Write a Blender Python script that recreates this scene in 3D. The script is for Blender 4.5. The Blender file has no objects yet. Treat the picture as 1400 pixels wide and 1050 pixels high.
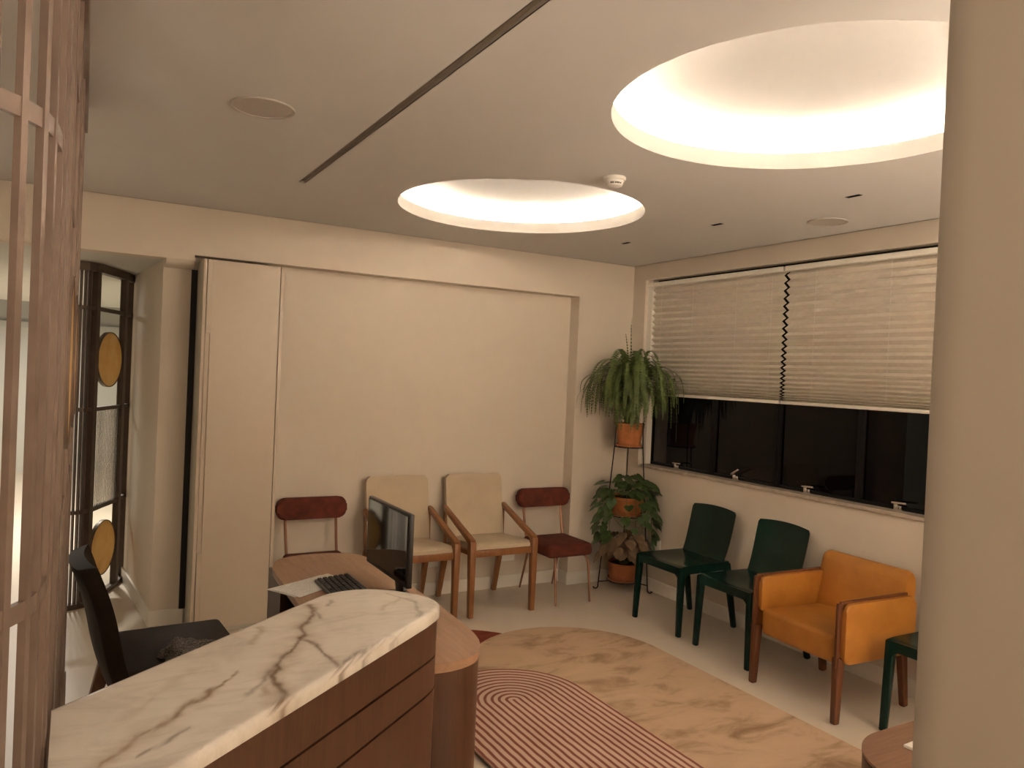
import bpy, bmesh, math, random
from mathutils import Vector, Matrix

random.seed(11)
PI = math.pi
sc = bpy.context.scene
COL = sc.collection

# ---------------------------------------------------------------- camera, world, lights, exposure
cam_d = bpy.data.cameras.new('camera')
cam_d.sensor_width = 36.0
cam_d.lens = 26.988
cam_d.clip_start = 0.02
cam = bpy.data.objects.new('camera', cam_d)
COL.objects.link(cam)
cam.location = (-4.0218, -5.0711, 1.6556)
cam.rotation_euler = (math.radians(89.345), math.radians(-2.535), math.radians(-29.70))
sc.camera = cam

world = bpy.data.worlds.new('night')
sc.world = world
world.use_nodes = True
world.node_tree.nodes['Background'].inputs[0].default_value = (0.008, 0.007, 0.007, 1)
world.node_tree.nodes['Background'].inputs[1].default_value = 0.12

sc.view_settings.view_transform = 'Standard'
sc.view_settings.look = 'None'
sc.view_settings.gamma = 1.0
sc.view_settings.use_curve_mapping = False
sc.view_settings.exposure = 0.84
sc.cycles.sample_clamp_indirect = 0.0   # the coves light the room by bounce alone

LED_STRENGTH = 180.0
LED_COLOR = (1.0, 0.885, 0.74)
ROOM_COLOR = (1.0, 0.885, 0.74)
HALL_COLOR = (1.0, 0.93, 0.82)


def area_light(name, loc, rot, size, power, color, size_y=None):
    d = bpy.data.lights.new(name, 'AREA')
    d.energy = power
    d.color = color
    d.size = size
    if size_y:
        d.shape = 'RECTANGLE'
        d.size_y = size_y
    o = bpy.data.objects.new(name, d)
    o.location = loc
    o.rotation_euler = rot
    COL.objects.link(o)
    return o


# hall beyond the doorway is lit by its own ceiling lamps
area_light('hall_lamp', (-4.12, 3.2, 2.25), (0, 0, 0), 0.25, 52, HALL_COLOR)
area_light('hall_lamp', (-4.8, 6.0, 2.42), (math.radians(-12), 0, 0), 2.4, 24, HALL_COLOR, 0.2)

# fill lights added out of view behind the camera to raise room brightness
area_light('room_fill', (-1.0, -6.3, 1.2), (PI, 0, 0), 0.5, 66, ROOM_COLOR)
area_light('room_fill', (-2.5, -6.5, 1.2), (PI, 0, 0), 0.5, 34, ROOM_COLOR)
area_light('room_fill', (-5.5, -5.6, 1.2), (PI, 0, 0), 0.5, 15, ROOM_COLOR)

# ---------------------------------------------------------------- materials


class NT:
    def __init__(self, name):
        self.m = bpy.data.materials.new(name)
        self.m.use_nodes = True
        self.t = self.m.node_tree
        self.b = self.t.nodes['Principled BSDF']
        self.out = self.t.nodes['Material Output']

    def n(self, typ, **kw):
        nd = self.t.nodes.new(typ)
        for k, v in kw.items():
            setattr(nd, k, v)
        return nd

    def l(self, a, b):
        self.t.links.new(a, b)

    def coord(self, scale=(1, 1, 1), rot=(0, 0, 0), kind='Object'):
        tc = self.n('ShaderNodeTexCoord')
        mp = self.n('ShaderNodeMapping')
        mp.inputs['Scale'].default_value = scale
        mp.inputs['Rotation'].default_value = rot
        self.l(tc.outputs[kind], mp.inputs['Vector'])
        return mp.outputs['Vector']

    def noise(self, vec, scale, detail=4, rough=0.5, dist=0.0):
        n = self.n('ShaderNodeTexNoise')
        n.inputs['Scale'].default_value = scale
        n.inputs['Detail'].default_value = detail
        n.inputs['Roughness'].default_value = rough
        n.inputs['Distortion'].default_value = dist
        self.l(vec, n.inputs['Vector'])
        return n.outputs['Fac']

    def ramp(self, fac, stops):
        r = self.n('ShaderNodeValToRGB')
        e = r.color_ramp.elements
        while len(e) < len(stops):
            e.new(0.5)
        for i, (p, c) in enumerate(stops):
            e[i].position = p
            e[i].color = (*c, 1)
        self.l(fac, r.inputs['Fac'])
        return r.outputs['Color']

    def bump(self, h, strength, dist=0.01):
        b = self.n('ShaderNodeBump')
        b.inputs['Strength'].default_value = strength
        b.inputs['Distance'].default_value = dist
        self.l(h, b.inputs['Height'])
        self.l(b.outputs['Normal'], self.b.inputs['Normal'])

    def set(self, **kw):
        for k, v in kw.items():
            self.b.inputs[k.replace('_', ' ')].default_value = v


def simple(name, color, rough=0.5, metal=0.0, spec=0.5, var=0.06, scale=8.0, bump=0.0, bscale=60.0):
    t = NT(name)
    v = t.coord()
    f = t.noise(v, scale)
    lo = tuple(c * (1 - var) for c in color)
    hi = tuple(min(1, c * (1 + var)) for c in color)
    t.l(t.ramp(f, [(0.3, lo), (0.7, hi)]), t.b.inputs['Base Color'])
    t.set(Roughness=rough, Metallic=metal)
    t.b.inputs['Specular IOR Level'].default_value = spec
    if bump:
        t.bump(t.noise(v, bscale, 5), bump, 0.004)
    return t.m


def wood(name, dark, light, axis='Z', scale=1.0, rough=0.42):
    t = NT(name)
    s = {'X': (1.2, 14, 14), 'Y': (14, 1.2, 14), 'Z': (14, 14, 1.2)}[axis]
    v = t.coord(tuple(k * scale for k in s))
    f1 = t.noise(v, 2.2, 8, 0.62, 1.2)
    v2 = t.coord(tuple(k * scale * 4.5 for k in s))
    f2 = t.noise(v2, 4.0, 4, 0.6)
    m = t.n('ShaderNodeMix', data_type='FLOAT')
    m.inputs[0].default_value = 0.35
    t.l(f1, m.inputs[2])
    t.l(f2, m.inputs[3])
    t.l(t.ramp(m.outputs[0], [(0.32, dark), (0.68, light)]), t.b.inputs['Base Color'])
    t.set(Roughness=rough)
    t.bump(f2, 0.08, 0.002)
    return t.m


def emit(name, color, strength):
    m = bpy.data.materials.new(name)
    m.use_nodes = True
    t = m.node_tree
    t.nodes.clear()
    e = t.nodes.new('ShaderNodeEmission')
    o = t.nodes.new('ShaderNodeOutputMaterial')
    e.inputs[0].default_value = (*color, 1)
    e.inputs[1].default_value = strength
    t.links.new(e.outputs[0], o.inputs[0])
    return m


def glass(name, tint, refl_rough=0.02, ior=1.45, alpha=1.0):
    """clear pane: fresnel mix of tinted see-through and gloss"""
    m = bpy.data.materials.new(name)
    m.use_nodes = True
    t = m.node_tree
    t.nodes.clear()
    o = t.nodes.new('ShaderNodeOutputMaterial')
    mix = t.nodes.new('ShaderNodeMixShader')
    fr = t.nodes.new('ShaderNodeFresnel')
    fr.inputs['IOR'].default_value = ior
    tr = t.nodes.new('ShaderNodeBsdfTransparent')
    tr.inputs[0].default_value = (*tint, 1)
    gl = t.nodes.new('ShaderNodeBsdfGlossy')
    gl.inputs['Roughness'].default_value = refl_rough
    geo = t.nodes.new('ShaderNodeNewGeometry')
    inv = t.nodes.new('ShaderNodeMath')
    inv.operation = 'SUBTRACT'
    inv.inputs[0].default_value = 1.0
    t.links.new(geo.outputs['Backfacing'], inv.inputs[1])
    mu = t.nodes.new('ShaderNodeMath')
    mu.operation = 'MULTIPLY'
    t.links.new(fr.outputs[0], mu.inputs[0])
    t.links.new(inv.outputs[0], mu.inputs[1])
    t.links.new(mu.outputs[0], mix.inputs[0])
    t.links.new(tr.outputs[0], mix.inputs[1])
    t.links.new(gl.outputs[0], mix.inputs[2])
    t.links.new(mix.outputs[0], o.inputs[0])
    return m


M = {}
M['wall'] = simple('wall_paint', (0.745, 0.655, 0.55), 0.85, spec=0.2, var=0.015, scale=3, bump=0.05, bscale=180)
M['ceil'] = simple('ceiling_paint', (0.74, 0.72, 0.70), 0.9, spec=0.15, var=0.015, scale=2)
M['pillar'] = simple('pillar_shaded_paint', (0.46, 0.40, 0.325), 0.85, spec=0.2, var=0.015, scale=3)  # wall paint darkened; the colour stands in for shade on the pillar
M['cove'] = simple('cove_dimmed_paint', (0.60, 0.575, 0.54), 0.9, spec=0.15, var=0.015, scale=2)  # ceiling paint darkened so the lit upper disc glows less
M['fascia'] = simple('fascia_dimmed_paint', (0.50, 0.475, 0.435), 0.9, spec=0.15, var=0.015, scale=2)  # ceiling paint darkened to tone down the glow on the rim
M['hallwall'] = simple('hall_paint', (0.66, 0.65, 0.60), 0.85, spec=0.2, var=0.02, scale=3)
M['base'] = simple('baseboard_white', (0.86, 0.81, 0.73), 0.4, var=0.02)
M['lacquer'] = simple('cabinet_lacquer', (0.64, 0.54, 0.43), 0.33, var=0.01, scale=2)
M['lacquer_side'] = simple('cabinet_side_lacquer', (0.55, 0.52, 0.44), 0.4, var=0.01, scale=2)
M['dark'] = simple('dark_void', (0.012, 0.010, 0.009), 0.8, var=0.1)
M['groove'] = simple('groove_shadow', (0.42, 0.37, 0.32), 0.9, var=0.05)
M['bronze'] = simple('bronze_metal', (0.27, 0.20, 0.165), 0.42, metal=0.35, var=0.12, scale=20, bump=0.03)
M['bronze_backlit'] = simple('backlit_bronze_metal', (0.095, 0.066, 0.050), 0.45, metal=0.3, var=0.12, scale=20)  # same bronze, darkened to put the far screen's backlit shade into the colour
M['blackmetal'] = simple('black_iron', (0.012, 0.011, 0.010), 0.45, metal=0.4, var=0.2)
M['copper'] = simple('copper_tube', (0.34, 0.165, 0.095), 0.38, metal=0.5, var=0.1, scale=20)
M['chrome'] = simple('chrome', (0.75, 0.73, 0.70), 0.22, metal=1.0, var=0.05)
M['greenplastic'] = simple('dark_green_plastic', (0.003, 0.022, 0.016), 0.15, spec=0.25, var=0.12, scale=5)
M['rustvelvet'] = simple('rust_velvet', (0.125, 0.024, 0.011), 0.85, var=0.35, scale=14, bump=0.15, bscale=160)
M['cream'] = simple('cream_upholstery', (0.60, 0.485, 0.345), 0.7, var=0.05, scale=9, bump=0.06, bscale=140)
M['officeleather'] = simple('dark_brown_upholstery', (0.026, 0.018, 0.013), 0.65, spec=0.12, var=0.2, scale=12, bump=0.1, bscale=120)
M['terracotta'] = simple('terracotta', (0.52, 0.19, 0.06), 0.75, var=0.18, scale=16, bump=0.1, bscale=90)
M['terracotta_d'] = simple('terracotta_dark', (0.42, 0.135, 0.05), 0.75, var=0.15, scale=14, bump=0.1, bscale=90)
M['soil'] = simple('soil', (0.02, 0.014, 0.01), 0.95, var=0.4, scale=60, bump=0.5, bscale=90)
M['whiteplastic'] = simple('white_plastic', (0.86, 0.83, 0.78), 0.4, var=0.02)
M['grille'] = simple('speaker_grille', (0.56, 0.51, 0.465), 0.7, var=0.08, scale=200)
M['blackplastic'] = simple('black_plastic', (0.010, 0.009, 0.009), 0.35, var=0.15)
M['keyplastic'] = simple('key_plastic', (0.016, 0.014, 0.013), 0.5, var=0.1)
M['screen'] = simple('monitor_screen', (0.006, 0.006, 0.006), 0.05, var=0.05)
M['blind'] = simple('blind_fabric', (0.78, 0.70, 0.60), 0.9, spec=0.15, var=0.03, scale=30)
M['blindrail'] = simple('blind_rail', (0.88, 0.83, 0.74), 0.45, var=0.02)
M['sill'] = simple('sill_stone', (0.52, 0.44, 0.36), 0.25, var=0.15, scale=20)
M['frame_dark'] = simple('window_frame_dark', (0.005, 0.0045, 0.004), 0.55, spec=0.25, var=0.1)
M['woodtan'] = wood('armchair_wood', (0.22, 0.085, 0.028), (0.36, 0.155, 0.055), 'Z', 1.0, 0.35)
M['woodred'] = wood('lounge_wood', (0.095, 0.030, 0.012), (0.17, 0.058, 0.023), 'Z', 1.0, 0.25)
M['woodoffice'] = wood('office_chair_wood', (0.10, 0.045, 0.022), (0.17, 0.08, 0.042), 'Z')
M['wooddesk'] = wood('desk_veneer', (0.32, 0.175, 0.10), (0.47, 0.275, 0.165), 'Y', 0.8, 0.42)
M['woodcounter'] = wood('counter_veneer', (0.060, 0.022, 0.009), (0.108, 0.043, 0.019), 'Z', 0.9, 0.42)
M['woodtable'] = wood('table_veneer', (0.17, 0.09, 0.055), (0.27, 0.15, 0.095), 'X', 0.8, 0.4)
M['led'] = emit('led_strip', LED_COLOR, LED_STRENGTH)
M['glass'] = glass('clear_glass', (0.93, 0.94, 0.92))
M['winglass'] = glass('window_glass', (0.55, 0.55, 0.55), 0.01, 1.38)
M['fern'] = simple('fern_leaf', (0.12, 0.165, 0.045), 0.6, var=0.45, scale=12)
M['pothos'] = simple('pothos_leaf', (0.058, 0.104, 0.028), 0.35, var=0.45, scale=18)
M['stem'] = simple('plant_stem', (0.20, 0.22, 0.09), 0.6, var=0.3)
M['dryleaf'] = simple('dusky_leaf', (0.215, 0.135, 0.075), 0.6, var=0.4, scale=15)


def m_floor():
    t = NT('microcement_floor')
    v = t.coord()
    f = t.noise(v, 1.6, 6, 0.6)
    t.l(t.ramp(f, [(0.3, (0.68, 0.585, 0.475)), (0.7, (0.75, 0.65, 0.535))]), t.b.inputs['Base Color'])
    t.set(Roughness=0.42)
    t.b.inputs['Specular IOR Level'].default_value = 0.35
    return t.m


M['floor'] = m_floor()


def m_leather():
    t = NT('tan_leather')
    v = t.coord()
    f = t.noise(v, 7, 5, 0.6)
    t.l(t.ramp(f, [(0.25, (0.40, 0.150, 0.022)), (0.75, (0.54, 0.225, 0.040))]), t.b.inputs['Base Color'])
    t.set(Roughness=0.42)
    t.bump(t.noise(v, 220, 3), 0.08, 0.002)
    return t.m


M['leather'] = m_leather()


def m_disc():
    """mottled amber sheet that lets some of the hall's light through"""
    t = NT('amber_parchment')
    f = t.noise(t.coord(), 6, 7, 0.65, 0.4)
    c = t.ramp(f, [(0.25, (0.74, 0.49, 0.20)), (0.5, (0.87, 0.64, 0.32)), (0.75, (0.95, 0.80, 0.50))])
    t.l(c, t.b.inputs['Base Color'])
    t.set(Roughness=0.5)
    tr = t.n('ShaderNodeBsdfTranslucent')
    t.l(c, tr.inputs['Color'])
    mx = t.n('ShaderNodeMixShader')
    mx.inputs[0].default_value = 0.5
    t.l(t.b.outputs[0], mx.inputs[1])
    t.l(tr.outputs[0], mx.inputs[2])
    t.l(mx.outputs[0], t.out.inputs['Surface'])
    return t.m


M['disc'] = m_disc()


def m_rug_beige():
    t = NT('beige_rug_pile')
    v = t.coord((0.75, 1.5, 1), (0, 0, 0.5))
    f = t.noise(v, 3.6, 7, 0.62, 0.6)
    t.l(t.ramp(f, [(0.34, (0.36, 0.235, 0.142)), (0.50, (0.62, 0.43, 0.285)), (0.75, (0.70, 0.50, 0.335))]), t.b.inputs['Base Color'])
    t.set(Roughness=1.0)
    t.b.inputs['Specular IOR Level'].default_value = 0.1
    t.bump(t.noise(t.coord(), 260, 3), 0.4, 0.006)
    return t.m


M['rug_beige'] = m_rug_beige()
M['rug_red'] = simple('terracotta_rug', (0.23, 0.055, 0.035), 1.0, spec=0.1, var=0.2, scale=20, bump=0.4, bscale=260)


def m_rug_stripe(pitch, length):
    """concentric stadium stripes: distance to a segment on the rug's own axis"""
    t = NT('striped_rug_pile')
    tc = t.n('ShaderNodeTexCoord')
    v0 = tc.outputs['Object']
    nz = t.n('ShaderNodeTexNoise')
    nz.inputs['Scale'].default_value = 14
    t.l(v0, nz.inputs['Vector'])
    sub = t.n('ShaderNodeVectorMath', operation='SUBTRACT')
    t.l(nz.outputs['Color'], sub.inputs[0])
    sub.inputs[1].default_value = (0.5, 0.5, 0.5)
    scl = t.n('ShaderNodeVectorMath', operation='SCALE')
    t.l(sub.outputs[0], scl.inputs[0])
    scl.inputs['Scale'].default_value = 0.008
    add = t.n('ShaderNodeVectorMath', operation='ADD')
    t.l(v0, add.inputs[0])
    t.l(scl.outputs[0], add.inputs[1])
    sp = t.n('ShaderNodeSeparateXYZ')
    t.l(add.outputs[0], sp.inputs[0])

    def math_(op, a, b=None, clamp=False):
        nd = t.n('ShaderNodeMath', operation=op)
        nd.use_clamp = clamp
        for i, x in enumerate((a, b)):
            if x is None:
                continue
            if isinstance(x, (int, float)):
                nd.inputs[i].default_value = x
            else:
                t.l(x, nd.inputs[i])
        return nd.outputs[0]
    # segment from y=0 to y=-length on x=0
    yc = math_('MAXIMUM', math_('MINIMUM', sp.outputs['Y'], 0.0), -length)
    dy = math_('SUBTRACT', sp.outputs['Y'], yc)
    d = math_('SQRT', math_('ADD', math_('MULTIPLY', dy, dy), math_('MULTIPLY', sp.outputs['X'], sp.outputs['X'])))
    fr = math_('FRACT', math_('DIVIDE', d, pitch))
    a = math_('ABSOLUTE', math_('SUBTRACT', math_('FRACT', math_('ADD', fr, 0.5)), 0.5))
    # a = 0 at stripe centre
    mr = t.n('ShaderNodeMapRange')
    mr.inputs['From Min'].default_value = 0.17
    mr.inputs['From Max'].default_value = 0.25
    t.l(a, mr.inputs['Value'])
    nf = t.noise(t.coord(), 3.2, 5)
    c1 = t.ramp(nf, [(0.3, (0.24, 0.088, 0.062)), (0.7, (0.31, 0.12, 0.085))])
    c2 = t.ramp(nf, [(0.3, (0.62, 0.42, 0.33)), (0.7, (0.74, 0.52, 0.41))])
    mx = t.n('ShaderNodeMix', data_type='RGBA')
    t.l(mr.outputs[0], mx.inputs[0])
    t.l(c1, mx.inputs[6])
    t.l(c2, mx.inputs[7])
    t.l(mx.outputs[2], t.b.inputs['Base Color'])
    t.set(Roughness=1.0)
    t.b.inputs['Specular IOR Level'].default_value = 0.1
    t.bump(t.noise(t.coord(), 260, 3), 0.4, 0.006)
    return t.m


def m_marble():
    t = NT('veined_marble')
    v = t.coord()
    big = t.noise(v, 3.0, 6, 0.6, 0.8)
    base = t.ramp(big, [(0.28, (0.60, 0.55, 0.50)), (0.5, (0.80, 0.735, 0.655)), (0.75, (0.88, 0.82, 0.745))])
    v2 = t.coord((1.0, 3.0, 1), (0, 0, -0.55))
    f2 = t.noise(v2, 5.5, 7, 0.66, 1.4)
    cl = t.ramp(f2, [(0.36, (0.72, 0.68, 0.66)), (0.52, (1, 1, 1))])
    mul = t.n('ShaderNodeMix', data_type='RGBA', blend_type='MULTIPLY')
    mul.inputs[0].default_value = 0.4
    t.l(base, mul.inputs[6])
    t.l(cl, mul.inputs[7])
    at = t.n('ShaderNodeAttribute', attribute_name='vein')
    sp = t.n('ShaderNodeSeparateColor')
    t.l(at.outputs['Color'], sp.inputs[0])
    col = mul.outputs[2]
    for ch, c in ((0, (0.115, 0.075, 0.055)), (1, (0.30, 0.175, 0.075))):
        mx = t.n('ShaderNodeMix', data_type='RGBA')
        t.l(sp.outputs[ch], mx.inputs[0])
        t.l(col, mx.inputs[6])
        mx.inputs[7].default_value = (*c, 1)
        col = mx.outputs[2]
    t.l(col, t.b.inputs['Base Color'])
    t.set(Roughness=0.16)
    return t.m


M['marble'] = m_marble()


def m_paper():
    t = NT('printed_paper')
    tc = t.n('ShaderNodeTexCoord')
    mp = t.n('ShaderNodeMapping')
    t.l(tc.outputs['Object'], mp.inputs['Vector'])
    w = t.n('ShaderNodeTexWave', wave_type='BANDS', bands_direction='Y')
    w.inputs['Scale'].default_value = 26
    w.inputs['Distortion'].default_value = 0.0
    t.l(mp.outputs['Vector'], w.inputs['Vector'])
    nz = t.noise(t.coord((60, 9, 1)), 3.0, 3)
    a = t.ramp(w.outputs['Fac'], [(0.60, (0, 0, 0)), (0.75, (1, 1, 1))])
    b = t.ramp(nz, [(0.46, (0, 0, 0)), (0.52, (1, 1, 1))])
    mu = t.n('ShaderNodeMix', data_type='RGBA', blend_type='MULTIPLY')
    mu.inputs[0].default_value = 1
    t.l(a, mu.inputs[6])
    t.l(b, mu.inputs[7])
    mx = t.n('ShaderNodeMix', data_type='RGBA')
    t.l(mu.outputs[2], mx.inputs[0])
    mx.inputs[6].default_value = (0.80, 0.77, 0.73, 1)
    mx.inputs[7].default_value = (0.55, 0.53, 0.50, 1)
    t.l(mx.outputs[2], t.b.inputs['Base Color'])
    t.set(Roughness=0.8)
    return t.m


M['paper'] = m_paper()
M['paper_plain'] = simple('white_paper', (0.80, 0.76, 0.69), 0.7, var=0.01)


def m_tweed():
    t = NT('black_white_weave')
    f = t.noise(t.coord(), 330, 2, 0.5)
    t.l(t.ramp(f, [(0.44, (0.020, 0.017, 0.014)), (0.56, (0.26, 0.23, 0.20))]), t.b.inputs['Base Color'])
    t.set(Roughness=0.95)
    return t.m


M['tweed'] = m_tweed()


def m_ribbed():
    t = NT('ribbed_glass')
    t.set(Roughness=0.08, IOR=1.35)
    t.b.inputs['Base Color'].default_value = (0.95, 0.95, 0.92, 1)
    t.b.inputs['Transmission Weight'].default_value = 1.0
    return t.m


M['ribbed'] = m_ribbed()

# ---------------------------------------------------------------- mesh helpers


class MB:
    """collects shapes, then links them as ONE mesh object"""

    def __init__(self):
        self.bm = bmesh.new()

    def _xf(self, geom, mat):
        if mat is not None:
            bmesh.ops.transform(self.bm, matrix=mat, verts=geom)
        return self

    def box(self, x0, x1, y0, y1, z0, z1, bevel=0.0, seg=2, mat=None):
        r = bmesh.ops.create_cube(self.bm, size=1.0)
        vs = r['verts']
        for v in vs:
            v.co = Vector((x0 + (v.co.x + .5) * (x1 - x0), y0 + (v.co.y + .5) * (y1 - y0), z0 + (v.co.z + .5) * (z1 - z0)))
        if bevel > 0:
            es = list({e for v in vs for e in v.link_edges})
            r = bmesh.ops.bevel(self.bm, geom=es, offset=bevel, segments=seg, profile=0.5, affect='EDGES', clamp_overlap=True)
            vs = list({v for f in r['faces'] for v in f.verts} | {v for v in vs if v.is_valid})
        return self._xf(vs, mat)

    def hexa(self, pts, bevel=0.0, seg=2):
        """box from 8 points: bottom 4 ccw, top 4 ccw"""
        v = [self.bm.verts.new(p) for p in pts]
        fs = [(3, 2, 1, 0), (4, 5, 6, 7), (0, 1, 5, 4), (1, 2, 6, 5), (2, 3, 7, 6), (3, 0, 4, 7)]
        f = [self.bm.faces.new([v[i] for i in q]) for q in fs]
        if bevel > 0:
            es = list({e for x in f for e in x.edges})
            bmesh.ops.bevel(self.bm, geom=es, offset=bevel, segments=seg, profile=0.5, affect='EDGES', clamp_overlap=True)
        return self

    def bar(self, p0, p1, w0, d0, w1=None, d1=None, up=(0, 1, 0), bevel=0.0):
        """tapered rectangular bar from p0 to p1; w across, d along up-ish"""
        p0, p1 = Vector(p0), Vector(p1)
        w1 = w0 if w1 is None else w1
        d1 = d0 if d1 is None else d1
        a = (p1 - p0).normalized()
        s = a.cross(Vector(up)).normalized()
        u = s.cross(a).normalized()
        pts = []
        for p, w, d in ((p0, w0, d0), (p1, w1, d1)):
            for i, j in ((-1, -1), (1, -1), (1, 1), (-1, 1)):
                pts.append(p + s * (i * w / 2) + u * (j * d / 2))
        return self.hexa(pts, bevel)

    def tube(self, path, r, seg=10, close=False, caps=True):
        P = [Vector(p) for p in path]
        n = len(P)
        rs = r if isinstance(r, (list, tuple)) else [r] * n
        rings = []
        prev = None
        for i, p in enumerate(P):
            if close:
                t = (P[(i + 1) % n] - P[i - 1]).normalized()
            else:
                t = (P[min(i + 1, n - 1)] - P[max(i - 1, 0)]).normalized()
            if prev is None:
                ref = Vector((0, 0, 1)) if abs(t.z) < 0.9 else Vector((1, 0, 0))
                u = t.cross(ref).normalized()
            else:
                u = (prev - t * prev.dot(t))
                u = u.normalized() if u.length > 1e-6 else t.orthogonal().normalized()
            prev = u
            w = t.cross(u)
            rings.append([self.bm.verts.new(p + (u * math.cos(2 * PI * k / seg) + w * math.sin(2 * PI * k / seg)) * rs[i]) for k in range(seg)])
        m = n if close else n - 1
        for i in range(m):
            a, b = rings[i], rings[(i + 1) % n]
            for k in range(seg):
                self.bm.faces.new((a[k], a[(k + 1) % seg], b[(k + 1) % seg], b[k]))
        if caps and not close:
            self.bm.faces.new(list(reversed(rings[0])))
            self.bm.faces.new(rings[-1])
        return self

    def lathe(self, prof, c=(0, 0, 0), seg=40, cap0=False, cap1=False):
        rings = []
        for r, z in prof:
            rings.append([self.bm.verts.new((c[0] + r * math.cos(2 * PI * k / seg), c[1] + r * math.sin(2 * PI * k / seg), c[2] + z)) for k in range(seg)])
        for a, b in zip(rings, rings[1:]):
            for k in range(seg):
                self.bm.faces.new((a[k], a[(k + 1) % seg], b[(k + 1) % seg], b[k]))
        if cap0:
            self.bm.faces.new(list(reversed(rings[0])))
        if cap1:
            self.bm.faces.new(rings[-1])
        return self

    def prism(self, pts, z0, z1, mat=None, bevel=0.0, seg=2):
        """extrude a plan outline (ccw) from z0 to z1"""
        a = [self.bm.verts.new((p[0], p[1], z0)) for p in pts]
        b = [self.bm.verts.new((p[0], p[1], z1)) for p in pts]
        n = len(pts)
        f0 = self.bm.faces.new(list(reversed(a)))
        f1 = self.bm.faces.new(b)
        for i in range(n):
            self.bm.faces.new((a[i], a[(i + 1) % n], b[(i + 1) % n], b[i]))
        vs = a + b
        if bevel > 0:
            es = list(f1.edges) + list(f0.edges)
            r = bmesh.ops.bevel(self.bm, geom=es, offset=bevel, segments=seg, profile=0.5, affect='EDGES', clamp_overlap=True)
            vs = list({v for f in r['faces'] for v in f.verts} | {v for v in vs if v.is_valid})
        return self._xf(vs, mat)

    def grid(self, fn, nu, nv, closed_u=False):
        """surface fn(u,v) -> point"""
        rows = []
        for j in range(nv + 1):
            rows.append([self.bm.verts.new(fn(i / nu, j / nv)) for i in range(nu if closed_u else nu + 1)])
        for j in range(nv):
            for i in range(nu):
                i2 = (i + 1) % nu if closed_u else i + 1
                self.bm.faces.new((rows[j][i], rows[j][i2], rows[j + 1][i2], rows[j + 1][i]))
        return self

    def slab(self, fn, nu, nv, thick):
        """closed slab: fn(u,v) -> (point, normal)"""
        top, bot = [], []
        for j in range(nv + 1):
            a, b = [], []
            for i in range(nu + 1):
                p, n = fn(i / nu, j / nv)
                p, n = Vector(p), Vector(n).normalized()
                a.append(self.bm.verts.new(p + n * thick / 2))
                b.append(self.bm.verts.new(p - n * thick / 2))
            top.append(a)
            bot.append(b)
        F = self.bm.faces.new
        for j in range(nv):
            for i in range(nu):
                F((top[j][i], top[j][i + 1], top[j + 1][i + 1], top[j + 1][i]))
                F((bot[j][i], bot[j + 1][i], bot[j + 1][i + 1], bot[j][i + 1]))
        for i in range(nu):
            F((top[0][i + 1], top[0][i], bot[0][i], bot[0][i + 1]))
            F((top[nv][i], top[nv][i + 1], bot[nv][i + 1], bot[nv][i]))
        for j in range(nv):
            F((top[j][0], top[j + 1][0], bot[j + 1][0], bot[j][0]))
            F((top[j + 1][nu], top[j][nu], bot[j][nu], bot[j + 1][nu]))
        return self

    def done(self, name, mat, parent=None, kind=None, smooth=True, angle=0.6, fixn=True):
        if fixn:
            bmesh.ops.recalc_face_normals(self.bm, faces=self.bm.faces[:])
        me = bpy.data.meshes.new(name)
        self.bm.to_mesh(me)
        self.bm.free()
        if smooth:
            for p in me.polygons:
                p.use_smooth = True
            me.set_sharp_from_angle(angle=angle)
        me.materials.append(mat)
        o = bpy.data.objects.new(name, me)
        COL.objects.link(o)
        if parent is not None:
            o.parent = parent
        if kind:
            o['kind'] = kind
        return o


def thing(name, label, cat, loc=(0, 0, 0), rz=0.0, group=None):
    o = bpy.data.objects.new(name, None)
    COL.objects.link(o)
    o.empty_display_size = 0.1
    o.location = loc
    o.rotation_euler = (0, 0, rz)
    o['label'] = label
    o['category'] = cat
    if group:
        o['group'] = group
    return o


def tag(o, label, cat, group=None):
    o['label'] = label
    o['category'] = cat
    if group:
        o['group'] = group
    return o


def dup(root, loc, rz, label):
    r = root.copy()
    COL.objects.link(r)
    r.location = loc
    r.rotation_euler = (0, 0, rz)
    r['label'] = label
    for ch in list(root.children):
        c = ch.copy()
        COL.objects.link(c)
        c.parent = r
        for g in ch.children:
            d = g.copy()
            COL.objects.link(d)
            d.parent = c
    return r


def struct(name, mb, mat, parent=None, **kw):
    return mb.done(name, mat, parent, 'structure', **kw)


def shift_root(root, objs):
    pass


def place(o, parent, mesh_world=True):
    """parent a mesh built in world coordinates under an Empty standing at its own base"""
    o.parent = parent
    inv = Matrix.LocRotScale(parent.location, parent.rotation_euler, None).inverted()
    o.data.transform(inv)
    return o


def catmull(P, n=8, closed=False):
    P = [Vector(p) for p in P]
    out = []
    N = len(P)
    m = N if closed else N - 1
    for i in range(m):
        if closed:
            p0, p1, p2, p3 = P[i - 1], P[i], P[(i + 1) % N], P[(i + 2) % N]
        else:
            p0, p1, p2, p3 = P[max(i - 1, 0)], P[i], P[i + 1], P[min(i + 2, N - 1)]
        for k in range(n):
            t = k / n
            out.append(0.5 * ((2 * p1) + (-p0 + p2) * t + (2 * p0 - 5 * p1 + 4 * p2 - p3) * t * t + (-p0 + 3 * p1 - 3 * p2 + p3) * t ** 3))
    if not closed:
        out.append(P[-1])
    return out


# ================================================================= STRUCTURE
H = 2.6
XL, XR, YF = -6.2, 0.0, -7.0
NY = 0.122           # niche wall plane

b = MB()
b.box(-9, 0.3, YF - .2, 8.2, -0.1, 0.0)
struct('floor', b, M['floor'])

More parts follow.
